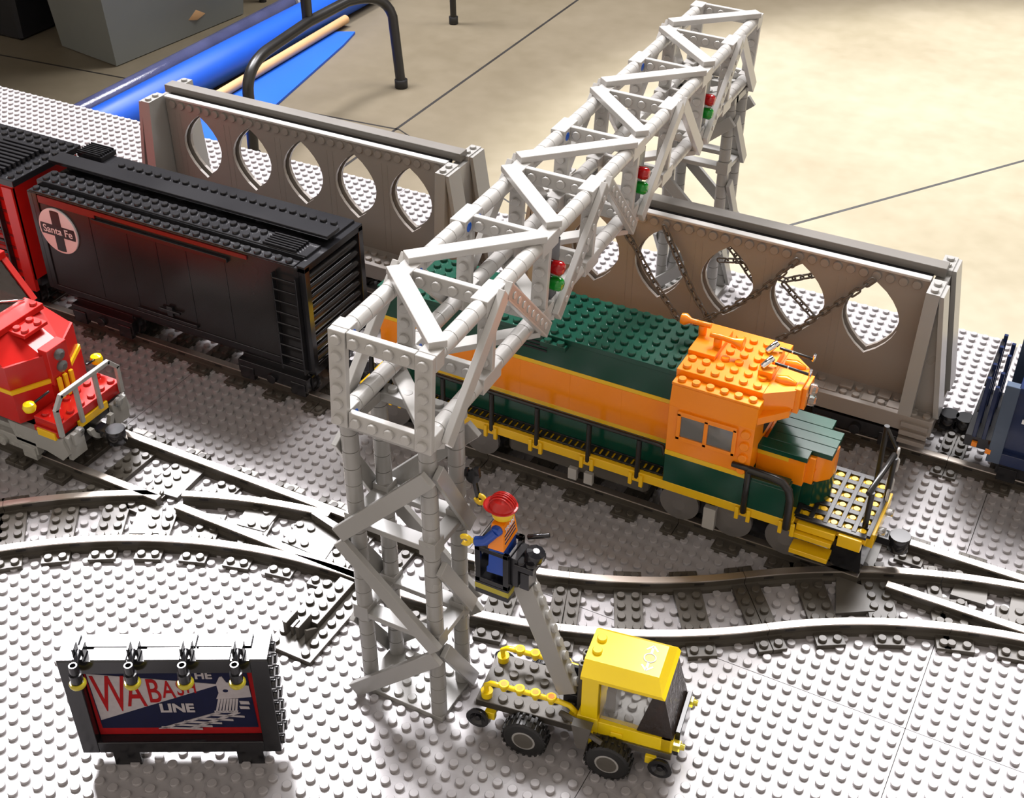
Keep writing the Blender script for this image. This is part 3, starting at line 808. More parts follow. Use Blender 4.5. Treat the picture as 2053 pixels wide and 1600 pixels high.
# ---- dark blue wagon at the right edge
t = Th('hopper_wagon', 'dark blue wagon with glossy corner post cut by the right edge', 'wagon', (58.6, 42, 0))
plastic('navy_sheen', (0.06, 0.085, 0.13), 0.2)  # navy lightened to carry the light the corner posts reflect
m = t.n('navy'); m.box(59.6, 42.5, 3.2, 92, 49.5, 9.4); m.mat('navy_sheen'); m.box(58.7, 42, 2.9, 59.7, 42.7, 9.9); m.box(58.7, 49.3, 2.9, 59.7, 50, 9.9)
for x in (65, 71, 77): m.box(x, 42, 2.9, x+.8, 42.6, 9.6)
m.mat('navy'); m.box(58.7, 42.05, 2.9, 92, 42.5, 3.9); m.box(59.6, 42.1, 9.4, 92, 42.8, 9.9); m.box(59.6, 49.2, 9.4, 92, 49.9, 9.9)
t.b(m, 'body')
m = t.n('white_ink'); m.box(60.4, 42.02, 7.0, 66, 42.1, 7.35, b=0); m.box(60.3, 42.02, 9.55, 66, 42.09, 9.62, b=0); m.box(60.3, 42.02, 9.7, 66, 42.09, 9.76, b=0); t.b(m, 'stripe')
for y in (42.6, 44.6, 47.2, 49.0):
    m = t.n('navy'); m.box(57.3, y-.15, 4.4, 57.6, y+.15, 9.8); m.box(58.0, y-.15, 4.4, 58.3, y+.15, 9.2); t.b(m, 'end_rail')
m = t.n('black'); m.box(56.8, 42.6, 3.4, 59.8, 49.4, 4.4); m.box(57.2, 42.5, 9.0, 57.5, 49.2, 9.3); m.box(57.2, 42.5, 6.6, 57.5, 49.2, 6.9); t.b(m, 'end_platform')
m = t.n('orange'); m.box(57.4, 42.4, 3.6, 57.8, 42.62, 4.0, b=0); m.box(58.5, 41.95, 3.6, 58.9, 42.02, 4.0, b=0); t.b(m, 'reflector')
bogie(t, 63, 46); bogie(t, 86, 46); coupler(t, 57, 46, -1)

# ---- orange and green locomotive
t = Th('locomotive', 'orange and dark green diesel locomotive with yellow sill and stripes', 'locomotive', (13.4, 26, 0))
m = t.n('yellow'); m.box(13.4, 26, 4.3, 48.5, 26.4, 5.05); m.box(13.4, 33.6, 4.3, 48.5, 34, 5.05); m.box(13.2, 26, 4.3, 13.9, 34, 5.05)
m.box(48.4, 26.9, 4.3, 53.4, 33.2, 4.9); m.box(51.6, 26.4, 3.9, 53.2, 27.0, 4.9)
m.box(53.2, 27.6, 3.6, 53.8, 32.6, 4.8)
t.b(m, 'sill')
m = t.n('yellow')
for k in range(2): m.box(48.6+k*.0, 26.1-k*.35, 3.7-k*1.15, 51.3, 27.2-k*.25, 4.1-k*1.15)
m.box(48.7, 26.4, 4.2, 51.4, 26.9, 4.75)
t.b(m, 'steps')
m = t.n('yellow'); m.box(14, 26.4, 4.6, 48.5, 33.6, 5.05)
for x in fr(14.5, 38.5):
    for y in (26.75,): m.stud(x, y, 5.02, r=.16, h=.12, n=8)
for x in fr(49.0, 53.0):
    for y in fr(27.4, 32.8, 1.05): m.stud(x, y, 4.9, r=.27, h=.16, n=12)
t.b(m, 'deck')
m = t.n('worn_black')
for x in fr(14.0, 38.6, .5): m.box(x-.19, 26.35, 5.05, x+.14, 27.35, 5.2, b=.02)
for y in (26.38, 27.2): m.box(14, y, 5.05, 38.8, y+.12, 5.21, b=.02)
for x in fr(48.5, 53.6, 1.0): m.box(x-.2, 26.95, 4.9, x+.12, 33.15, 5.14, b=.02)
for y in fr(26.9, 33.2, 1.05): m.box(48.4, y-.22, 4.9, 53.4, y+.22, 5.1, b=.02)
t.b(m, 'grating')
# long hood
def bands(m, xa, xb, y, th, L, sgn=-1):
    pass
hx0, hx1, hy0, hy1 = 14.6, 38.9, 27.35, 33.2
m = t.n('green'); m.box(hx0, hy0, 5.05, hx1, hy1, 7.25); m.box(hx0, hy0, 11.1, hx1, hy1, 13.25)
m.mat('yellow'); m.box(hx0, hy0, 7.25, hx1, hy1, 7.62); m.box(hx0, hy0, 10.75, hx1, hy1, 11.1)
m.mat('orange')
for i in range(6): m.box(hx0+i*4.05, hy0, 7.62, hx0+(i+1)*4.05, hy1, 10.75, b=.012)
t.b(m, 'long_hood')
m = t.n('green'); m.box(hx0, hy0-.05, 13.25, hx1, hy1+.05, 13.65, b=.02)
m.studs(fr(hx0+.6, hx1-.3), fr(hy0+.5, hy1-.2, 1.0), 13.65)
m.box(28.6, 26.75, 12.9, 30.6, 27.4, 13.3); m.studs((29.1, 30.1), (27.05,), 13.3)
t.b(m, 'hood_roof')
m = t.n('black')
for k in range(3): m.box(26.8, 27.28, 12.1+k*.3, 28.9, 27.4, 12.25+k*.3, b=0)
t.b(m, 'vent')
m = t.n('lamp_red'); m.lathe((15.1, 27.5, 12.2), (15.1, 27.0, 12.2), [(0, .32), (.3, .34), (.5, .12)], 12); t.b(m, 'tail_light')
# cab
m = t.n('green'); m.box(38.9, 26, 5.05, 47.8, 27.3, 7.5); m.box(38.9, 32.7, 5.05, 47.8, 34, 7.5); m.box(38.9, 26.05, 5.05, 45.0, 33.95, 7.48)
m.box(45.0, 26.05, 7.4, 47.7, 27.25, 7.7)
t.b(m, 'lower_body')
m = t.n('orange')
m.box(38.9, 26, 7.9, 45.0, 34, 11.75, b=.02)
m.prism([(26.0, 11.75), (34.0, 11.75), (33.75, 13.3), (26.25, 13.3)], 'x', 38.9, 45.0)
for z in (8.2, 9.2, 10.2, 11.2): m.stud(0, 0, 0, SIDE(44.45, 26, z), r=.33)
m.mat('yellow'); m.box(38.88, 25.98, 7.5, 44.9, 34.02, 7.9, b=.01)
m.mat('track_shadow'); m.box(44.95, 28.2, 10.0, 45.05, 31.8, 11.5, b=0)
t.b(m, 'cab')
m = t.n('orange')
wx = (39.7, 41.7, 43.75)
m.box(39.6, 25.8, 11.2, 43.85, 26.02, 11.55); m.box(39.6, 25.8, 9.15, 43.85, 26.02, 9.45)
for x in (39.6, 41.55, 43.6): m.box(x, 25.8, 9.2, x+.28, 26.02, 11.4)
wf = t.b(m, 'window_frame')
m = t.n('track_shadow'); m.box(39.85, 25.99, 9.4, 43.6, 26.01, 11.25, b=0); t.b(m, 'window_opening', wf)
for xa, xb in ((39.88, 41.55), (41.83, 43.6)):
    m = t.n('clear'); m.box(xa, 25.9, 9.45, xb, 25.96, 11.2, b=0); t.b(m, 'window_pane', wf)
m = t.n('orange')
m.box(38.85, 26.25, 13.3, 45.05, 27.25, 13.5); m.studs(fr(39.4, 44.6), (26.75,), 13.5)
m.box(38.75, 27.25, 13.3, 44.9, 33.75, 13.95)
for x in fr(39.3, 44.4):
    for y in (27.8, 28.8, 29.8, 30.8, 31.8, 32.8):
        if x < 43.5 or y < 29: m.stud(x, y, 13.95)
m.box(38.75, 29.3, 13.95, 40.7, 33.0, 14.3)
m.box(43.6, 30.3, 13.95, 44.7, 32.4, 14.5); m.box(43.9, 28.9, 13.95, 44.9, 30.0, 14.5)
m.prism([(44.9, 27.3), (46.7, 28.6), (46.7, 31.6), (44.9, 33.2)], 'z', 12.4, 13.9)
m.prism([(45.0, 26.4), (46.6, 28.2), (46.6, 31.8), (45.0, 33.6)], 'z', 11.9, 12.45)
m.box(46.6, 28.7, 12.0, 47.0, 31.5, 13.95); m.box(47.0, 29.2, 12.1, 47.3, 31.0, 13.8)
m.lathe((45.1, 29.3, 13.92), (46.5, 29.3, 13.92), [(0, .3), (.7, .42), (1.4, .15)], 12); m.lathe((45.1, 31.4, 13.92), (46.5, 31.4, 13.92), [(0, .3), (.7, .42), (1.4, .15)], 12)
t.b(m, 'cab_roof')
m = t.n('orange')
for x, y, a in ((38.9, 31.6, 1), (40.4, 30.6, -1)):
    m.cyl((x, y, 14.2), (x, y, 15.0), .3, 12); m.cyl((x-.6, y, 15.1), (x+.6, y, 15.1), .2, 10)
m.lathe((38.5, 31.6, 15.1), (37.3, 31.6, 15.1), [(0, .2), (.5, .2), (.9, .45), (1.2, .4)], 14)
m.lathe((40.8, 30.6, 15.1), (42.3, 30.6, 15.0), [(0, .2), (.7, .24), (1.4, .55), (1.45, .45)], 14)
t.b(m, 'horn')
for x, y in ((44.1, 31.35), (44.4, 29.45)):
    m = t.n('chrome'); m.cyl((x-.35, y-.25, 14.6), (x+.15, y+.45, 15.1), .24, 14); ln = t.b(m, 'roof_lamp')
    m = t.n('tube_black'); m.cyl((x+.35, y+.4, 14.75), (x+2.8, y+.5, 14.5), .11, 8); m.mat('chrome'); m.cyl((x+1.2, y+.43, 14.66), (x+1.3, y+.43, 14.65), .14, 8); m.cyl((x+2.7, y+.5, 14.35), (x+2.8, y+.5, 14.95), .12, 8)
    t.b(m, 'antenna', ln)
for z in (13.35, 12.45):
    m = t.n('clear'); m.lathe((47.3, 30.1, z), (47.85, 30.1, z), [(0, .4), (.3, .42), (.45, .38), (.55, .2)], 16); t.b(m, 'headlight')
# short nose
m = t.n('green'); m.box(45, 27.6, 5.05, 48.3, 32.4, 7.0); m.lathe((48.3, 30, 5.05), (48.3, 30, 7.0), [(0, 1.7), (1.95, 1.7)], 20); m.box(48.0, 28.2, 5.05, 49.0, 31.8, 7.0)
m.mat('orange'); m.box(45, 27.6, 7.0, 48.35, 32.4, 9.2); m.lathe((48.4, 30, 7.0), (48.4, 30, 9.2), [(0, 1.6), (2.2, 1.6)], 10); m.box(48.1, 28.1, 7.0, 48.9, 31.9, 9.2); m.box(48.1, 28.15, 8.05, 48.95, 31.85, 8.1, b=0)
m.mat('yellow'); m.box(45, 27.57, 8.75, 47.2, 32.43, 9.1, b=.01); m.box(45, 27.57, 7.02, 47.1, 32.43, 7.35, b=.01)
t.b(m, 'nose')
for i, (ya, yb, xa, xb) in enumerate(((27.4, 28.45, 44.9, 48.5), (28.45, 29.45, 45.3, 49.9), (29.45, 30.45, 45.3, 49.9), (30.45, 31.4, 45.3, 49.9), (31.4, 32.6, 44.9, 49.0))):
    m = t.n('green'); m.box(xa, ya+.02, 9.2, xb, yb-.02, 9.6, b=.025); t.b(m, 'nose_roof_tile')
# rails and posts
m = t.n('tube_black'); m.tube([(20.5, 26.2, 7.95), (38.0, 26.2, 7.95), (38.6, 26.2, 7.9), (38.8, 26.2, 7.3)], .16, 10)
for x in (25.0, 28.8, 33.0, 36.9): m.tube([(x, 26.1, 4.5), (x, 26.15, 7.9)], .2, 10)
for x, h in ((16.5, 8.4), (14.4, 9.0), (20.8, 7.9)): m.tube([(x, 26.1, 4.4), (x, 26.15, h)], .2, 10)
m.tube([(14.4, 26.2, 8.9), (20.8, 26.2, 7.9)], .14, 8)
t.b(m, 'handrail')
m = t.n('tube_black'); m.cyl((45.0, 25.9, 4.6), (45.0, 25.9, 8.4), .22, 10); m.cyl((43.8, 25.85, 8.55), (45.1, 25.85, 8.55), .2, 10)
m.tube([(45.0, 25.85, 8.5), (46.6, 25.85, 8.45), (47.4, 25.85, 8.3), (47.9, 25.85, 7.8), (48.1, 25.85, 7.0), (48.15, 25.85, 4.5)], .28, 12); t.b(m, 'handrail')
for x in (16.5, 20.8, 25.0, 28.8, 33.0, 36.9, 45.0, 48.15):
    m = t.n('yellow'); m.box(x-.56, 25.8, 3.9, x-.28, 26.05, 4.95); m.box(x+.28, 25.8, 3.9, x+.56, 26.05, 4.95); m.box(x-.5, 25.95, 4.2, x+.5, 26.05, 4.6); t.b(m, 'post_clip')
m = t.n('tube_black')
m.tube([(53.0, 27.9, 4.6), (53.0, 27.9, 8.1)], .2, 10); m.tube([(53.5, 31.6, 4.4), (53.5, 31.6, 8.6)], .2, 10); m.tube([(52.4, 33.3, 4.6), (52.3, 33.3, 9.8)], .2, 10)
m.cyl((52.8, 27.6, 8.1), (53.4, 31.9, 8.7), .2, 10); m.cyl((52.3, 33.3, 9.7), (53.3, 33.1, 8.3), .14, 10)
t.b(m, 'front_rail')
m = t.n('clear'); m.cyl((53.8, 29.0, 4.2), (54.3, 29.0, 4.2), .3, 12); m.cyl((53.8, 31.2, 4.2), (54.3, 31.2, 4.2), .3, 12); t.b(m, 'front_light')
m = t.n('black'); m.box(14, 27.6, 2.9, 53.2, 32.4, 4.3); m.prism([(53.2, 3.8), (53.4, 1.4), (51.4, 1.4), (50.6, 3.8)], 'y', 27.2, 32.8); t.b(m, 'underframe')
m = t.n('wheel_grey') if 'wheel_grey' in MAT else t.n('dark_grey'); m.box(26.0, 26.8, 2.4, 37.5, 33.4, 4.2, b=.3); t.b(m, 'fuel_tank')
for bx_ in ((31.3, 26.4, 2.0, 32.0, 26.8, 3.0), (32.6, 26.4, 2.0, 33.3, 26.8, 3.0), (42.0, 26.5, 1.5, 42.9, 27.0, 3.4)):
    m = t.n('light_grey'); m.box(*bx_); t.b(m, 'air_reservoir')
plastic('wheel_grey', (0.15, 0.14, 0.135), 0.35)
for xc in (19.6, 44.0):
    m = t.n('black'); m.box(xc-5.5, 27.3, 2.0, xc+5.5, 32.7, 3.4)
    bg = t.b(m, 'bogie')
    for dx in (-4.0, 0, 4.0):
        for sy in (-1, 1):
            m = t.n('wheel_grey'); m.lathe((xc+dx, 30+sy*2.6, 2.6), (xc+dx, 30+sy*3.2, 2.6), [(0, 1.5), (.4, 1.5), (.45, 1.2), (.6, .5)], 24); m.build('wheel', parent=bg)
coupler(t, 53.3, 30, 1, 2.9); coupler(t, 13.3, 30, -1)
chain('pale chain hanging from the front rail of the orange locomotive', [(53.45, 33.0, 8.3), (53.5, 32.5, 7.2), (53.5, 31.9, 6.4), (53.6, 31.3, 5.2)], None, 'light_grey', wire=.1)

# ---- red locomotive on the siding
t = Th('locomotive', 'red locomotive nose with yellow stripe and grey front railing at the left edge', 'locomotive', (-30, 13.5, 0))
yc = 13.5
def nosepoly(xf, xs, w, x0=-30): return [(x0, yc-w), (xs, yc-w), (xf, yc-1.0), (xf, yc+1.0), (xs, yc+w), (x0, yc+w)]
m = t.n('red')
m.prism(nosepoly(-5.6, -6.9, 3.6), 'z', 4.6, 7.2)
m.prism(nosepoly(-5.75, -7.1, 3.55), 'z', 7.55, 9.6)
# sloped upper nose
lo = nosepoly(-5.9, -7.3, 3.5); up = nosepoly(-8.6, -9.6, 2.9)
m.add([(x, y, 9.6) for x, y in lo]+[(x, y, 11.0) for x, y in up], [(0, 1, 7, 6), (1, 2, 8, 7), (2, 3, 9, 8), (3, 4, 10, 9), (4, 5, 11, 10), (6, 7, 8, 9, 10, 11)])
m.mat('yellow'); m.prism(nosepoly(-5.55, -6.95, 3.63), 'z', 7.2, 7.55)
t.b(m, 'nose')
m = t.n('red'); m.box(-6.2, 12.3, 5.0, -5.3, 14.7, 9.0) if False else m.box(-6.2, 12.5, 7.0, -5.25, 14.5, 10.1)
m.box(-8.8, 12.3, 10.8, -7.0, 14.7, 11.1); m.studs((-8.2, -7.4), (12.8, 14.1), 11.1); m.box(-10.5, 11.0, 11.0, -8.6, 16.0, 11.5); m.studs((-9.1,), (11.5, 15.5), 11.5)
t.b(m, 'nose_top')
for z in (9.35, 8.3):
    m = t.n('clear'); m.lathe((-5.25, 13.5, z), (-4.85, 13.5, z), [(0, .45), (.2, .48), (.4, .25)], 16); t.b(m, 'headlight')
for dy in (-.6, 0, .6):
    m = t.n('yellow'); m.box(-5.2, 13.5+dy-.17, 5.7, -4.95, 13.5+dy+.17, 7.6); t.b(m, 'grille_bar')
m = t.n('red')
# cab with raked windscreen
cab = [(-30, 11.0), (-10.0, 11.4), (-11.6, 13.6), (-13.2, 14.6), (-30, 14.8)]
m.prism([(-11.8, 11.0), (-10.2, 11.0), (-12.6, 14.2), (-13.4, 14.2)], 'y', yc-3.4, yc-2.9); m.prism([(-11.8, 11.0), (-10.2, 11.0), (-12.6, 14.2), (-13.4, 14.2)], 'y', yc+2.9, yc+3.4)
m.box(-30, yc-3.3, 14.1, -12.4, yc+3.3, 14.7); m.box(-30, yc-3.4, 9, -14.5, yc+3.4, 14.2)
t.b(m, 'cab')
m = t.n('smoke'); m.add([(-10.4, yc-2.9, 11.05), (-10.4, yc+2.9, 11.05), (-12.7, yc+2.9, 14.1), (-12.7, yc-2.9, 14.1)], [(0, 1, 2, 3)]); m.add([(-10.5, yc-2.9, 11.0), (-10.5, yc+2.9, 11.0), (-12.8, yc+2.9, 14.1), (-12.8, yc-2.9, 14.1)], [(3, 2, 1, 0)]); t.b(m, 'windscreen')
m = t.n('chrome'); m.cyl((-11.2, 13.4, 12.2), (-10.1, 15.6, 11.6), .08, 8); t.b(m, 'wiper')
m = t.n('red'); m.box(-5.6, 10.2, 4.9, -3.0, 16.8, 5.6); m.studs((-4.9, -3.5), fr(10.8, 16.4, 1.1), 5.6); m.box(-5.6, 10.0, 4.4, -3.2, 17.0, 4.9)
t.b(m, 'front_deck')
m = t.n('yellow'); m.box(-3.1, 11.9, 4.2, -2.85, 15.0, 4.85); m.box(-5.2, 9.85, 4.2, -3.4, 10.1, 4.85); t.b(m, 'buffer_stripe')
m = t.n('mid_grey'); z1 = 8.1
rp = [(-2.9, 10.0, 4.9), (-2.9, 10.0, 7.2), (-2.9, 10.7, z1), (-2.9, 15.7, z1), (-2.9, 16.5, 7.2), (-2.9, 16.5, 4.9)]
for a, b in zip(rp[:-1], rp[1:]): strut(m, a, b, .34, .34, (1, 0, 0), .1)
for y in (12.2, 14.2): m.box(-2.9, y-.16, 4.7, -2.6, y+.16, z1)
t.b(m, 'front_railing')
for y, z in ((9.75, 6.9), (16.9, 6.9)):
    m = t.n('truck_yellow'); m.lathe((-5.2, y, z-.5), (-5.2, y, z+.4), [(0, .15), (.15, .42), (.45, .52), (.75, .42), (.9, .15)], 14); k = t.b(m, 'side_lamp')
    m = t.n('black'); m.cyl((-5.2, y, z), (-4.6, y+(1.6 if y < 12 else -1.6), z+.6), .1, 8); t.b(m, 'lamp_bar', k)
plastic('pilot_grey', (0.30, 0.30, 0.28), 0.25)
m = t.n('pilot_grey')
for sy in (-1, 1):
    m.prism([(-8.5, 4.3), (-3.0, 4.3), (-2.6, 3.0), (-3.4, 2.2), (-5.0, 2.6), (-8.0, 2.6)], 'y', yc+sy*3.2-.25, yc+sy*3.2+.25)
    m.box(-3.0, yc+sy*2.4-.8, 2.3, -2.6, yc+sy*2.4+.8, 4.4); m.box(-2.7, yc+sy*2.5-.35, 3.6, -2.3, yc+sy*2.5+.35, 4.6)
for k in range(12):
    a0, a1 = math.pi*k/12, math.pi*(k+1)/12
    m.add([(-2.6, yc-1.3*math.cos(a), 4.0-1.3*math.sin(a)) for a in (a0, a1)]+[(-2.6, yc-.9*math.cos(a), 4.0-.9*math.sin(a)) for a in (a1, a0)]+
          [(-2.2, yc-1.3*math.cos(a), 4.0-1.3*math.sin(a)) for a in (a0, a1)]+[(-2.2, yc-.9*math.cos(a), 4.0-.9*math.sin(a)) for a in (a1, a0)],
          [(0, 1, 2, 3), (7, 6, 5, 4), (0, 4, 5, 1), (1, 5, 6, 2), (2, 6, 7, 3), (3, 7, 4, 0)])
t.b(m, 'pilot')
for y in (11.4, 15.7):
    m = t.n('clear'); m.lathe((-2.6, y, 4.4), (-2.2, y, 4.4), [(0, .42), (.25, .42), (.4, .2)], 14); t.b(m, 'ditch_light')
m = t.n('black'); m.box(-29, 11.0, 2.6, -4, 16.0, 4.6); t.b(m, 'underframe')
bogie(t, -9.5, yc, 'pilot_grey'); coupler(t, -2.9, yc, 1, 3.2)
# ------------------------------------------------------------------ yellow service truck with boom and basket
tr = thing('service_truck', 'yellow toy service truck with open rear bed and raised grey boom', 'truck', (36.1, 4.0, 0), 8.6)
m = new('dark_grey'); m.box(-.2, 0, 2.3, 12.0, 4, 2.8); m.box(-.2, 0.0, 2.28, 6.1, 4, 2.82)
m.studs(fr(.4, 5.4), (.5, 1.5, 2.5, 3.5), 2.82)
m.box(6.3, -.02, 2.1, 12.0, 4.02, 2.6)
m.build('chassis', parent=tr)
for y in (.5, 3.5):
    m = new('truck_yellow')
    m.tube([(.35, y, 3.2), (.3, y, 3.75), (.6, y, 4.0), (1.2, y, 4.02), (5.0, y, 4.02), (5.6, y, 3.9), (6.0, y, 3.5), (5.95, y, 3.2)], .17, 10)
    for x in (.35, 5.95): m.lathe((x, y, 2.82), (x, y, 3.3), [(0, .36), (.46, .38)], 14)
    for x in (1.45, 2.45, 3.45, 4.45):
        m.lathe((x, y, 3.75), (x, y, 4.3), [(0, .2), (.2, .24), (.35, .32), (.53, .32), (.55, .3)], 14)
    r = m.build('side_rail', parent=tr)
    m = new('orange')
    for x in (1.45, 2.45, 3.45, 4.45): m.cyl((x, y, 4.27), (x, y, 4.31), .2, 12, b=.005)
    m.build('ring_hollow', parent=r)
for x in (3.2, 8.4):
    for y, s_ in ((0, -1), (4, 1)):
        m = new('rubber')
        m.lathe((x, y+s_*.05, 1.42), (x, y+s_*1.0, 1.42), [(0, 1.15), (.1, 1.36), (.85, 1.36), (.93, 1.2), (.95, .8)], 30)
        for k in range(22):
            a = 360/22*k; M = T(x, y+s_*.5, 1.42) @ RY(a); m.box(-.09, -.46, 1.33, .09, -.02, 1.45, M, b=.02); m.box(-.09+.17, .02, 1.33, .09+.17, .46, 1.45, M, b=.02)
        w = m.build('tyre', parent=tr)
        m = new('mid_grey'); m.lathe((x, y+s_*.9, 1.42), (x, y+s_*1.02, 1.42), [(0, .74), (.1, .74), (.12, .66)], 24)
        m.mat('dark_grey'); m.lathe((x, y+s_*.95, 1.42), (x, y+s_*1.035, 1.42), [(0, .62), (.07, .62), (.085, .2)], 20); m.build('hub', parent=w)
for x in (.1, 11.5):
    for y, s_ in ((-.15, -1), (4.15, 1)):
        m = new('black'); m.lathe((x, y, 1.75), (x, y+s_*.55, 1.75), [(0, .3), (.1, .62), (.35, .74), (.42, .74), (.43, .5), (.2, .25)], 18)
        m.cyl((x, y+s_*.2, 1.75), (x, y+s_*.42, 1.75), .2, 10); d = m.build('guide_wheel', parent=tr)
        m = new('truck_yellow'); m.box(x+(.35 if x < 5 else -1.0), min(y-s_*.3, y+s_*.1), 1.6, x+(1.0 if x < 5 else -.35), max(y-s_*.3, y+s_*.1), 2.2); m.build('clip', parent=d)
m = new('truck_yellow')
m.box(6.2, 0, 2.6, 7.5, 4, 3.9); m.box(7.5, 0, 2.6, 11.9, .6, 3.75); m.box(7.5, 3.4, 2.6, 11.9, 4, 3.75); m.box(11.3, 0, 2.6, 12.0, 4, 3.75)
m.box(6.4, 0.02, 3.9, 7.4, .55, 7.3); m.box(6.4, 3.45, 3.9, 7.4, 3.98, 7.3); m.box(6.4, .5, 3.9, 6.8, 3.5, 7.3)
m.box(8.3, -.12, 3.0, 9.0, 0, 3.3); m.box(6.35, -.35, 2.0, 6.55, -.02, 2.9); m.box(7.05, -.35, 2.0, 7.25, -.02, 2.9)
m.build('cab_body', parent=tr)
m = new('truck_yellow')
# roof with chamfered sides and front
lo = [(6.3, -.02), (11.3, -.02), (11.3, 4.02), (6.3, 4.02)]; a_ = [(6.3, .75), (10.7, .75), (10.7, 3.25), (6.3, 3.25)]
m.add([(x, y, 7.05) for x, y in lo]+[(6.3, -.02, 7.3), (11.1, -.02, 7.3), (11.1, 4.02, 7.3), (6.3, 4.02, 7.3)]+[(x, y, 8.0) for x, y in a_],
      [(3, 2, 1, 0), (0, 1, 5, 4), (1, 2, 6, 5), (2, 3, 7, 6), (3, 0, 4, 7), (4, 5, 9, 8), (5, 6, 10, 9), (6, 7, 11, 10), (7, 4, 8, 11), (8, 9, 10, 11)])
m.studs((6.85,), (1.5, 2.5), 8.0)
roof = m.build('cab_roof', parent=tr)
m = new('white_ink'); cx, cy = 9.85, 2.0
ringp = [(cx+.34*math.cos(2*math.pi*k/20), cy+.34*math.sin(2*math.pi*k/20), 8.005) for k in range(20)]; m.ring(ringp, .055, 4)
for s_ in (-1, 1):
    M = T(cx, cy, 8.0) @ RZ(90)
    m.box(min(s_*.38, s_*.8), -.07, 0, max(s_*.38, s_*.8), .07, .02, M, b=0)
    for q in (-1, 1):
        m.box(0, -.055, 0, .5, .055, .02, M @ T(s_*.98, 0, 0) @ RZ(180-q*42 if s_ > 0 else q*42), b=0)
m.build('railway_emblem', parent=roof)
def pane(mat, pts, parent, name, th=.06):
    P = [Vector(p) for p in pts]; nn = (P[1]-P[0]).cross(P[2]-P[0]).normalized()*th; n = len(P)
    m = new(mat); m.add([tuple(p) for p in P]+[tuple(p-nn) for p in P], [tuple(range(n)), tuple(range(n, 2*n))[::-1]]+[(i+n, (i+1) % n+n, (i+1) % n, i) for i in range(n)])
    return m.build(name, parent=parent)
ws = pane('smoke', [(12.0, .15, 3.8), (12.0, 3.85, 3.8), (11.2, 3.7, 7.05), (11.2, .3, 7.05)], tr, 'windscreen')
pane('smoke', [(9.8, .12, 3.8), (12.0, .12, 3.8), (11.2, .25, 7.05), (10.6, .25, 7.05)], tr, 'side_glass')
pane('smoke', [(12.0, 3.88, 3.8), (9.8, 3.88, 3.8), (10.6, 3.75, 7.05), (11.2, 3.75, 7.05)], tr, 'side_glass')
pane('clear', [(7.5, .3, 3.8), (9.8, .2, 3.8), (10.6, .25, 7.05), (7.5, .3, 7.05)], tr, 'side_window')
m = new('dark_grey'); m.box(7.5, .65, 2.7, 11.3, 3.35, 3.2); m.studs(fr(8.1, 11), (1.2, 2.2, 3.0), 3.2); m.box(7.6, 1.2, 3.2, 8.2, 2.8, 5.2); m.mat('orange'); m.box(10.6, .8, 3.2, 11.1, 3.2, 3.8); m.build('cab_interior', parent=tr)
m = new('black'); m.box(12.0, .6, 1.9, 12.3, 3.9, 4.0); m.build('front_grille', parent=tr)
for y in (.25, 3.75):
    m = new('clear_yellow'); m.box(12.0, y-.25, 3.0, 12.45, y+.25, 3.5); m.lathe((12.45, y, 3.25), (12.7, y, 3.25), [(0, .22), (.25, .18)], 10); m.build('front_lamp', parent=tr)
for y in (1.35, 2.25):
    m = new('dark_grey'); m.lathe((6.05, y, 2.8), (6.05, y, 6.9), [(0, .24), (4.1, .24), (4.1, .13), (3.7, .12)], 14); m.build('exhaust_pipe', parent=tr)
m = new('dark_grey'); m.prism([(6.45, 2.0), (7.0, 2.0), (7.3, 3.9), (6.1, 3.9)], 'y', -.85, -.25); m.cyl((5.1, .3, 3.3), (6.4, -.3, 3.6), .2, 10); m.cyl((6.9, -.6, 3.3), (8.0, -.9, 3.1), .17, 10); m.build('tap_lever', parent=tr)
m = new('black'); m.lathe((6.0, 3.5, 5.0), (6.15, 3.7, 5.4), [(0, .2), (.1, .6), (.2, .7), (.25, .68)], 16); m.build('mirror', parent=tr)
m = new('black'); m.box(4.9, 1.5, 2.8, 6.0, 2.8, 3.7); m.box(5.1, 1.5, 3.7, 5.9, 1.75, 4.9); m.box(5.1, 2.6, 3.7, 5.9, 2.85, 4.9); m.build('boom_bracket', parent=tr)
# boom: a one-by-eight beam leaning back, studs on its upper right face
Winv = (T(36.1, 4.0, 0) @ RZ(8.6)).inverted()
B0 = Winv @ Vector((41.45, 6.15, 4.5)); B1 = Winv @ Vector((38.15, 6.3, 12.1)); dz = (B1-B0).normalized()
up = Vector((1, 0, 0)); up = (up-dz*up.dot(dz)).normalized(); sd = dz.cross(up)
BM = Matrix(((dz.x, sd.x, up.x, B0.x), (dz.y, sd.y, up.y, B0.y), (dz.z, sd.z, up.z, B0.z), (0, 0, 0, 1)))
m = new('mid_grey', BM); m.box(0, -.5, -.9, 8.0, .5, .25)
for q in fr(.55, 7.7): m.stud(q, 0, .25)
m.build('boom', parent=tr)
m = new('light_grey', BM); m.cyl((8.3, -.55, -.1), (8.3, .55, -.1), .42, 16)
for q in range(5): m.cyl((8.3, -.4+q*.2, -.1), (8.3, -.32+q*.2, -.1), .5, 16, b=.01)
m.box(7.9, -.3, -.4, 8.6, .3, .2); m.build('boom_hinge', parent=tr)
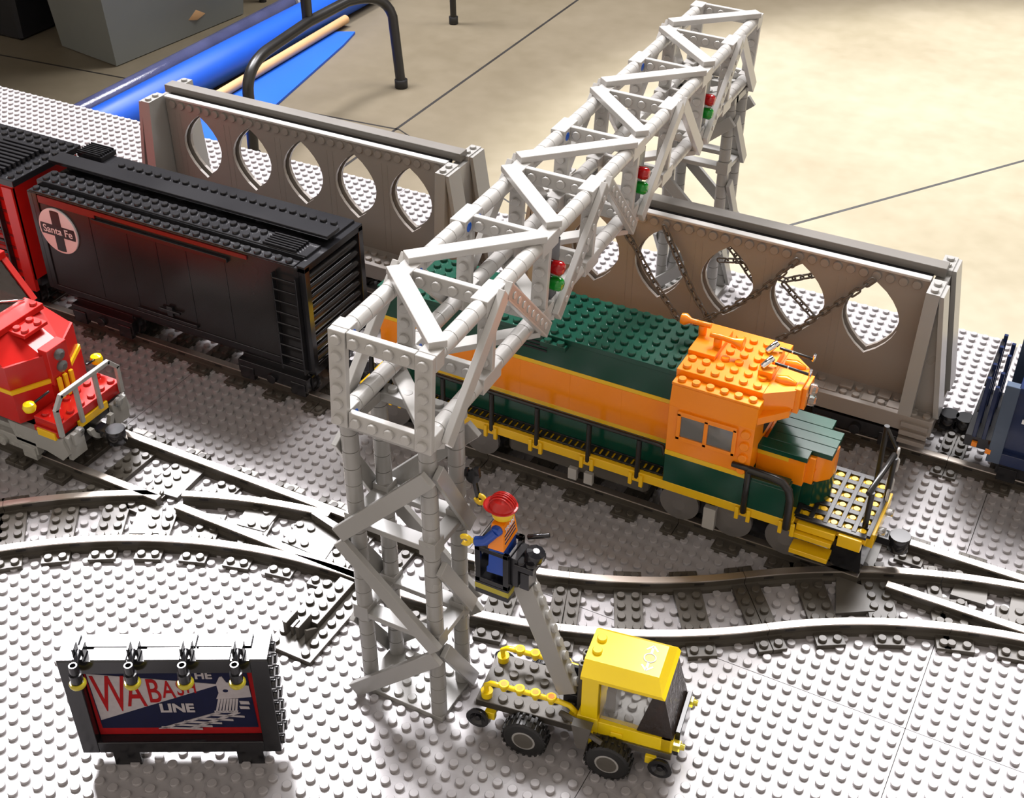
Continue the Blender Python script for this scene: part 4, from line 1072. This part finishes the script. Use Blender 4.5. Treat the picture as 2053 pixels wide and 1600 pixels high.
# basket (stands square to the baseplate)
BL = T(35.45, 4.95, 10.9)
BM2 = Winv @ BL
m = new('black', BM2); m.box(0, 0, 0, 2.15, 2.1, .4); m.box(0, 0, .75, 2.15, 2.1, 1.0)
for y in (0, 1.85):
    m.box(0, y, .9, .35, y+.25, 3.6); m.box(1.8, y, .9, 2.15, y+.25, 3.6); m.box(0, y, 3.3, 2.15, y+.25, 3.6); m.box(0, y, .9, 2.15, y+.25, 1.25)
m.box(0, .2, .9, .25, 1.9, 2.6); m.box(0, .2, 3.35, .25, 1.9, 3.6); m.box(1.95, .2, .9, 2.15, 1.9, 3.4)
bk = m.build('basket', parent=tr)
m = new('clear_yellow', BM2); m.box(-.02, -.02, .38, 2.17, 2.12, .78); m.build('basket_light_strip', parent=bk)
m = new('black', BM2); m.box(2.15, .3, 1.2, 2.6, 1.8, 3.3); m.box(2.4, .2, 2.6, 3.6, 1.9, 3.0); m.studs((2.75, 3.3), (.55, 1.5), 3.0); m.box(2.6, .5, 1.0, 3.2, 1.5, 2.2)
m.lathe((3.2, 1.05, 3.0), (3.4, 1.05, 3.8), [(0, .5), (.3, .62), (.7, .55), (.8, .2)], 10)
m.cyl((2.4, 1.9, 3.7), (3.6, 2.3, 4.0), .16, 8); m.build('basket_mount', parent=bk)

# ------------------------------------------------------------------ worker figure in the basket
wk = thing('toy_worker', 'small toy worker figure with red hard hat and orange vest in the basket', 'toy figure', (36.75, 5.95, 12.75), 184)
# local +x is the way he faces
m = new('blue'); m.box(-.45, -.95, 1.5, .45, .95, 1.95)
m.prism([(-.45, 0.3), (.5, 0.3), (.45, 1.6), (-.4, 1.6)], 'y', -.92, -.04); m.prism([(-.45, 0.3), (.5, 0.3), (.45, 1.6), (-.4, 1.6)], 'y', .04, .92)
m.box(-.45, -.92, 0, .62, -.04, .35); m.box(-.45, .04, 0, .62, .92, .35); m.build('legs', parent=wk)
m = new('orange')
b0, b1 = (.48, 1.0), (.36, .72)
m.add([(-b0[0], -b0[1], 1.95), (b0[0], -b0[1], 1.95), (b0[0], b0[1], 1.95), (-b0[0], b0[1], 1.95), (-b1[0], -b1[1], 3.6), (b1[0], -b1[1], 3.6), (b1[0], b1[1], 3.6), (-b1[0], b1[1], 3.6)],
      [(3, 2, 1, 0), (4, 5, 6, 7), (0, 1, 5, 4), (1, 2, 6, 5), (2, 3, 7, 6), (3, 0, 4, 7)])
ts = m.build('torso', parent=wk)
BK = Matrix.Translation((-.487, 0, 1.95)) @ RY(4.2)
m = new('navy', BK)
for z in (.35, .62, .86): m.box(-.012, -.78+z*.1, z, .01, .78-z*.1, z+.1, b=0)
m.build('vest_stripe', parent=ts)
text('TRAIN', 'white_ink', ts, BK @ T(-.02, 0, 1.22) @ RZ(-90) @ RX(90), .42, 'lettering', .004, 1.0, .01)
m = new('skin_yellow'); m.lathe((0, 0, 3.58), (0, 0, 4.75), [(0, .38), (.1, .42), (.14, .58), (.3, .64), (.85, .64), (1.0, .58), (1.05, .32), (1.15, .3)], 20); hd = m.build('head', parent=wk)
m = new('black')
for y in (-.2, .2): m.lathe((.58, y, 4.28), (.66, y, 4.28), [(0, .07), (.08, .06)], 10)
m.tube([(.6, -.22, 4.05), (.63, -.1, 3.98), (.64, .1, 3.98), (.6, .22, 4.05)], .025, 6); m.build('face_print', parent=hd)
m = new('red'); m.lathe((0, 0, 4.35), (0, 0, 5.2), [(0, .86), (.08, .86), (.12, .76), (.4, .72), (.62, .56), (.78, .3), (.84, .08)], 24)
m.lathe((.35, 0, 4.36), (.35, 0, 4.5), [(0, .78), (.08, .78), (.12, .7)], 20)
for k in range(7):
    a = math.radians(-75+25*k); m.tube([(math.sin(a)*.7, math.cos(a)*.72 if False else 0, 0)]*1+[(0, 0, 0)], .01, 4) if False else None
for yy in (-.36, -.18, 0, .18, .36):
    pts = [(.78*math.cos(t_)*math.sqrt(1-(yy/.8)**2), yy*(1-.15*math.sin(t_)), 4.45+.78*math.sin(t_)*math.sqrt(1-(yy/.85)**2)) for t_ in [math.pi*k/12 for k in range(1, 12)]]
    m.tube(pts, .05, 6)
m.build('hard_hat', parent=wk)
def arm(parent, sy, elbow, hand, hdir):
    m = new('blue'); sh = Vector((0, sy*.78, 3.25)); 
    m.lathe(tuple(sh-Vector((0, sy*.15, 0))), tuple(sh+Vector((0, sy*.3, 0))), [(0, .3), (.2, .36), (.4, .28), (.45, .12)], 14)
    m.tube([tuple(sh+Vector((0, sy*.12, 0))), tuple((sh+Vector(elbow))/2+Vector((0, sy*.06, 0))), elbow, tuple((Vector(elbow)+Vector(hand))/2), hand], .29, 12); a = m.build('arm', parent=parent)
    m = new('skin_yellow'); h = Vector(hand); d = Vector(hdir).normalized(); m.cyl(tuple(h-d*.05), tuple(h+d*.3), .16, 10)
    c = h+d*.62; side = Vector((0, 1, 0)).cross(d).normalized() if abs(d.y) < .8 else Vector((1, 0, 0))
    arcp = [tuple(c+(d*math.cos(t_)+side*math.sin(t_))*.27) for t_ in [math.radians(40+i*28) for i in range(11)]]
    m.tube(arcp, .15, 8); m.build('hand', parent=a)
arm(wk, 1, (.55, 1.1, 2.55), (1.15, 1.12, 2.3), (1, .1, -.1))
arm(wk, -1, (.6, -1.05, 2.85), (1.35, -1.0, 3.1), (.8, 0, .6))
wr = thing('wrench', 'black toy wrench raised in the hand of the toy worker', 'wrench', (34.65, 6.95, 16.1))
m = new('black', T(0, 0, 0) @ RZ(10) @ RX(-8) @ RY(-14)); m.box(-.13, -.12, -.5, .13, .12, 1.2)
m.lathe((0, -.15, 1.45), (0, .15, 1.45), [(0, .42), (.3, .42)], 14); m.box(-.5, -.15, 1.5, -.2, .15, 2.0); m.box(.12, -.15, 1.5, .45, .15, 2.0)
m.build('handle', parent=wr)

# ------------------------------------------------------------------ lit billboard
bb = thing('billboard', 'black framed billboard reading THE WABASH LINE with four lamps on top', 'billboard', (16.7, -9.6, 0), 28.4)
Z0 = 1.5; LW, LH, DP = 11.8, 7.9, 2.0
m = new('black')
m.box(0, 0, Z0, 1.0, DP, Z0+LH); m.box(LW-1, 0, Z0, LW, DP, Z0+LH); m.box(1, 0, Z0, LW-1, DP, Z0+.9); m.box(1, 0, Z0+LH-1.0, LW-1, DP, Z0+LH); m.box(1, 1.0, Z0+.9, LW-1, DP, Z0+LH-1)
fr_ = m.build('frame', parent=bb)
m = new('black')
for x0_, x1_, y0_, y1_ in ((0, .95, 0, 2), (1.02, 7.6, 1.02, 2), (7.65, 10.75, 1.02, 2), (10.8, 11.8, 0, 2), (1.9, 3.9, 0, .98), (4.9, 6.9, 0, .98), (7.8, 9.7, 0, .98)):
    m.box(x0_, y0_, Z0+LH, x1_, y1_, Z0+LH+.12)
m.build('top_tiles', parent=bb)
m = new('black')
for z in fr(Z0+.6, Z0+LH-.4, .98):
    for y in (.5, 1.5): m.stud(0, 0, 0, T(LW, y, z) @ RY(90)); 
m.build('side_studs', parent=bb)
for x in (1.6, 9.0):
    m = new('black'); m.box(x, .3, 0, x+1.6, 1.9, Z0); m.build('leg', parent=bb)
yp = .62
m = new('patch_red'); m.box(1.05, yp, Z0+.95, 10.75, yp+.3, Z0+6.9, b=0); pt = m.build('picture_panel', parent=bb)
m = new('patch_navy'); m.prism([(1.3, Z0+1.55), (10.5, Z0+1.55), (10.35, Z0+6.6), (1.15, Z0+6.6)], 'y', yp-.03, yp+.1); m.build('picture_field', parent=pt)
m = new('patch_silver'); m.prism([(1.22, Z0+6.3), (8.69, Z0+5.32), (1.36, Z0+2.3)], 'y', yp-.06, yp); m.build('pennant', parent=pt)
FX = lambda x, z, y=yp-.07: T(x, y, z) @ RX(90)
def letter_poly(ch): pass
specs = [('W', 2.33, 4.45, 4.35, .43), ('A', 3.72, 4.55, 3.35, .5), ('B', 4.82, 4.72, 2.85, .52), ('A', 5.68, 4.86, 2.05, .55), ('S', 6.38, 4.98, 1.75, .55), ('H', 7.02, 5.08, 1.4, .6)]
for ch, x, z, h, w in specs:
    text(ch, 'patch_red', pt, FX(x, Z0+z), h, 'letter', .012, w, .02)
text('THE', 'patch_silver', pt, FX(7.6, Z0+6.1), .85, 'lettering', .012, .95, .03)
text('LINE', 'patch_silver', pt, FX(5.95, Z0+3.3), 1.0, 'lettering', .012, 1.0, .04)
m = new('patch_silver')
P2 = lambda L: m.prism([(x, Z0+z) for x, z in L], 'y', yp-.07, yp-.03)
P2([(8.5, 5.4), (8.75, 5.95), (8.9, 6.0), (9.1, 5.5), (10.35, 5.2), (10.4, 4.25), (9.6, 4.15), (8.35, 4.1), (8.55, 4.6)])
for k in range(7): P2([(8.45+k*.17, 4.1), (8.6+k*.17, 4.1), (8.28+k*.19, 2.95), (8.16+k*.19, 2.95)])
P2([(8.1, 3.05), (9.5, 3.05), (9.45, 2.88), (8.1, 2.86)])
P2([(9.65, 3.9), (10.2, 3.85), (10.25, 3.6), (9.7, 3.62)]); P2([(9.6, 3.45), (10.15, 3.4), (10.2, 3.18), (9.65, 3.2)])
P2([(8.3, 2.95), (8.6, 2.9), (5.0, 1.5), (4.6, 1.5)]); P2([(9.3, 2.9), (9.6, 2.85), (6.8, 1.5), (6.4, 1.52)])
for k, (xa, xb, z) in enumerate(((7.8, 9.8, 2.7), (7.0, 9.1, 2.4), (6.2, 8.4, 2.12), (5.6, 7.8, 1.86), (4.8, 7.2, 1.62))): P2([(xa, z+.06), (xb, z-.12), (xb, z-.26), (xa, z-.08)])
eng = m.build('engine_drawing', parent=pt)
m = new('patch_navy'); m.prism([(8.97+.16*math.cos(a), Z0+4.8+.13*math.sin(a)) for a in [2*math.pi*k/12 for k in range(12)]], 'y', yp-.085, yp-.03); m.build('engine_headlight', parent=eng)
for x in (1.25, 4.3, 7.25, 10.15):
    m = new('black')
    m.box(x-.3, -.1, Z0+LH+.1, x+.3, 1.0, Z0+LH+.3); m.box(x-.32, .2, Z0+LH+.1, x-.18, .9, Z0+LH+.75); m.box(x+.18, .2, Z0+LH+.1, x+.32, .9, Z0+LH+.75)
    m.cyl((x, .5, Z0+LH+.45), (x, -.55, Z0+LH+.15), .16, 10)
    m.lathe((x, -.75, Z0+7.1), (x, -.75, Z0+8.45), [(0, .34), (.2, .36), (.7, .36), (.72, .27), (1.33, .27), (1.35, .24), (1.35, .17), (1.0, .15)], 16)
    lp = m.build('lamp', parent=bb)
    m = new('clear_yellow'); m.lathe((x, -.75, Z0+6.85), (x, -.75, Z0+7.15), [(0, .44), (.1, .48), (.22, .48), (.3, .42)], 18); m.build('lamp_lens', parent=lp)

# ------------------------------------------------------------------ things on the hall floor behind the table
def seg_tube(name, mat, a, b, r, label, cat, n=24, group=None):
    o = thing(name, label, cat, tuple((Vector(a)+Vector(b))/2-Vector((0, 0, r)))); c = Vector(o.location)/S
    m = new(mat, T(*(-c))); m.cyl(a, b, r, n, b=.3); m.build('roll' if 'roll' in name else 'shaft', parent=o); return o
o = seg_tube('wrapped_roll', 'bag_film', (-213.8, 190, -90.3), (-214.6, 318, -90.3), 2.6, 'dark blue fabric roll wrapped in shiny clear plastic on the floor', 'fabric roll')
c = Vector(o.location)/S
m = new('bag_end', T(*(-c))); m.lathe((-213.5, 317, -90), (-215, 334, -90), [(0, 2.5), (6, 2), (12, 3.0), (17, 1.5)], 20); m.build('bag_mouth', parent=o)
o = seg_tube('fabric_roll', 'foam_blue', (-196.5, 180, -87.4), (-195.5, 345, -87.4), 5.5, 'bright blue fabric roll lying between plastic wrapped roll and wooden pole', 'fabric roll')
c = Vector(o.location)/S
o = seg_tube('wooden_pole', 'wood', (-184.5, 190, -90.6), (-188.9, 313.8, -90.6), 1.5, 'pale wooden pole lying on the blue fabric sheet', 'pole', 16)
o = thing('fabric_sheet', 'flat bright blue fabric sheet under the chair frame and wooden pole', 'fabric sheet', (-180, 250, -93))
m = new('foam_blue', T(180, -250, 93)); m.prism([(-182, 180), (-189.0, 305), (-182, 308.7), (-178.9, 297), (-169.8, 248.8), (-163, 215), (-164, 180)], 'z', -92.98, -92.2)
m.build('sheet', parent=o)
# chair frames
def tubes(name, label, cat, base, runs, r=1.55, foot=()):
    o = thing(name, label, cat, base); M = T(-base[0], -base[1], -base[2])
    for nm, pts in runs:
        m = new('tube_black', M); m.tube(pts, r, 14); m.build(nm, parent=o)
    for f in foot:
        m = new('rubber', M); m.cyl((f[0], f[1], -93), (f[0], f[1], -90.5), r+.5, 14); m.build('foot_cap', parent=o)
    return o
def bez(a, b, c, n=8): 
    a, b, c = Vector(a), Vector(b), Vector(c); return [tuple(a*(1-t)**2+b*2*t*(1-t)+c*t*t) for t in [i/n for i in range(n+1)]]
F1 = (-153, 214, -93); F2 = (-144, 277, -93); H = -67
run = [F1, (-153, 215, -78)]+bez((-153, 215, -74), (-153.5, 216, H), (-155, 227, H+.5))+[(-157, 250, H+1)]+bez((-156, 268, H+1.5), (-151, 281, H+2), (-147.5, 279.5, -72))+[F2]
tubes('chair', 'black tubular chair frame standing behind the table over the blue sheet', 'chair', (-150, 245, -93),
      [('frame', run), ('post', [(-158, 251, H+1), (-158, 251, -20), (-156, 251, 30)])], foot=(F1, F2))
tubes('chair', 'thin black chair leg farther back at the top of the photo', 'chair', (-157.5, 333, -93), [('leg', [(-157.5, 333, -93), (-159, 334, -20)]), ('seat_rail', [(-159, 334, -22), (-185, 350, -22)])], r=1.1, foot=((-157.5, 333),))
# translucent storage bin and dark crate
o = thing('storage_bin', 'large frosted translucent storage bin standing on the floor', 'storage bin', (-246, 280, -93))
M = T(-246, 280, -93) if False else Matrix.Identity(4)
m = new('bin_plastic')
lo = [(-15, -27), (13, -32), (19, 26), (-9, 31)]; sc = 1.14
hi = [(x*sc, y*sc) for x, y in lo]
m.add([(x, y, 0.3) for x, y in lo]+[(x, y, 42) for x, y in hi], [(3, 2, 1, 0), (0, 1, 5, 4), (1, 2, 6, 5), (2, 3, 7, 6), (3, 0, 4, 7)])
m.build('tub', parent=o)
m = new('bag_end'); m.prism([(x*1.03, y*1.03) for x, y in hi], 'z', 42, 44); m.build('lid', parent=o)
for (x, y, z, sx, sy, sz, mt, lab) in ((-237, 285, -91.5, 9, 9, 14, 'wood', 'tan and orange bag of parts visible through the frosted bin'), (-241, 303, -91.5, 9, 8, 20, 'navy', 'dark pouch of parts inside the frosted bin')):
    oo = thing('parts_bag', lab, 'bag', (x, y, z)); m = new(mt); m.lathe((0, 0, 0), (0, 0, sz), [(0, sx*.6), (sz*.3, sx), (sz*.7, sx*.8), (sz, sx*.3)], 14); m.build('pouch', parent=oo)
o = thing('crate', 'dark crate in the upper left corner of the photo', 'crate', (-310, 268, -93))
m = new('bin_dark'); m.box(-30, -18, 0, 34, 30, 52, b=1); m.build('body', parent=o)
m = new('dark_grey'); m.box(-32, -20, 44, 36, 32, 47, b=.5); m.build('rim', parent=o)
o = thing('shade_table', 'unseen table added above the storage bin to shade the floor', 'table', (-285, 300, -93))  # out of view, added and sized to darken the floor around the bin
m = new('table_top'); m.box(-75, -95, 88, 75, 95, 90.5, b=.3); m.build('tabletop', parent=o)
for x in (-68, 56):
    m = new('tube_black'); m.tube([(x, 20, 0), (x, 20, 88)], 1.3, 12); m.build('leg', parent=o)
    m = new('tube_black'); m.tube([(x, 70, 0), (x, 70, 88)], 1.3, 12); m.build('leg', parent=o)
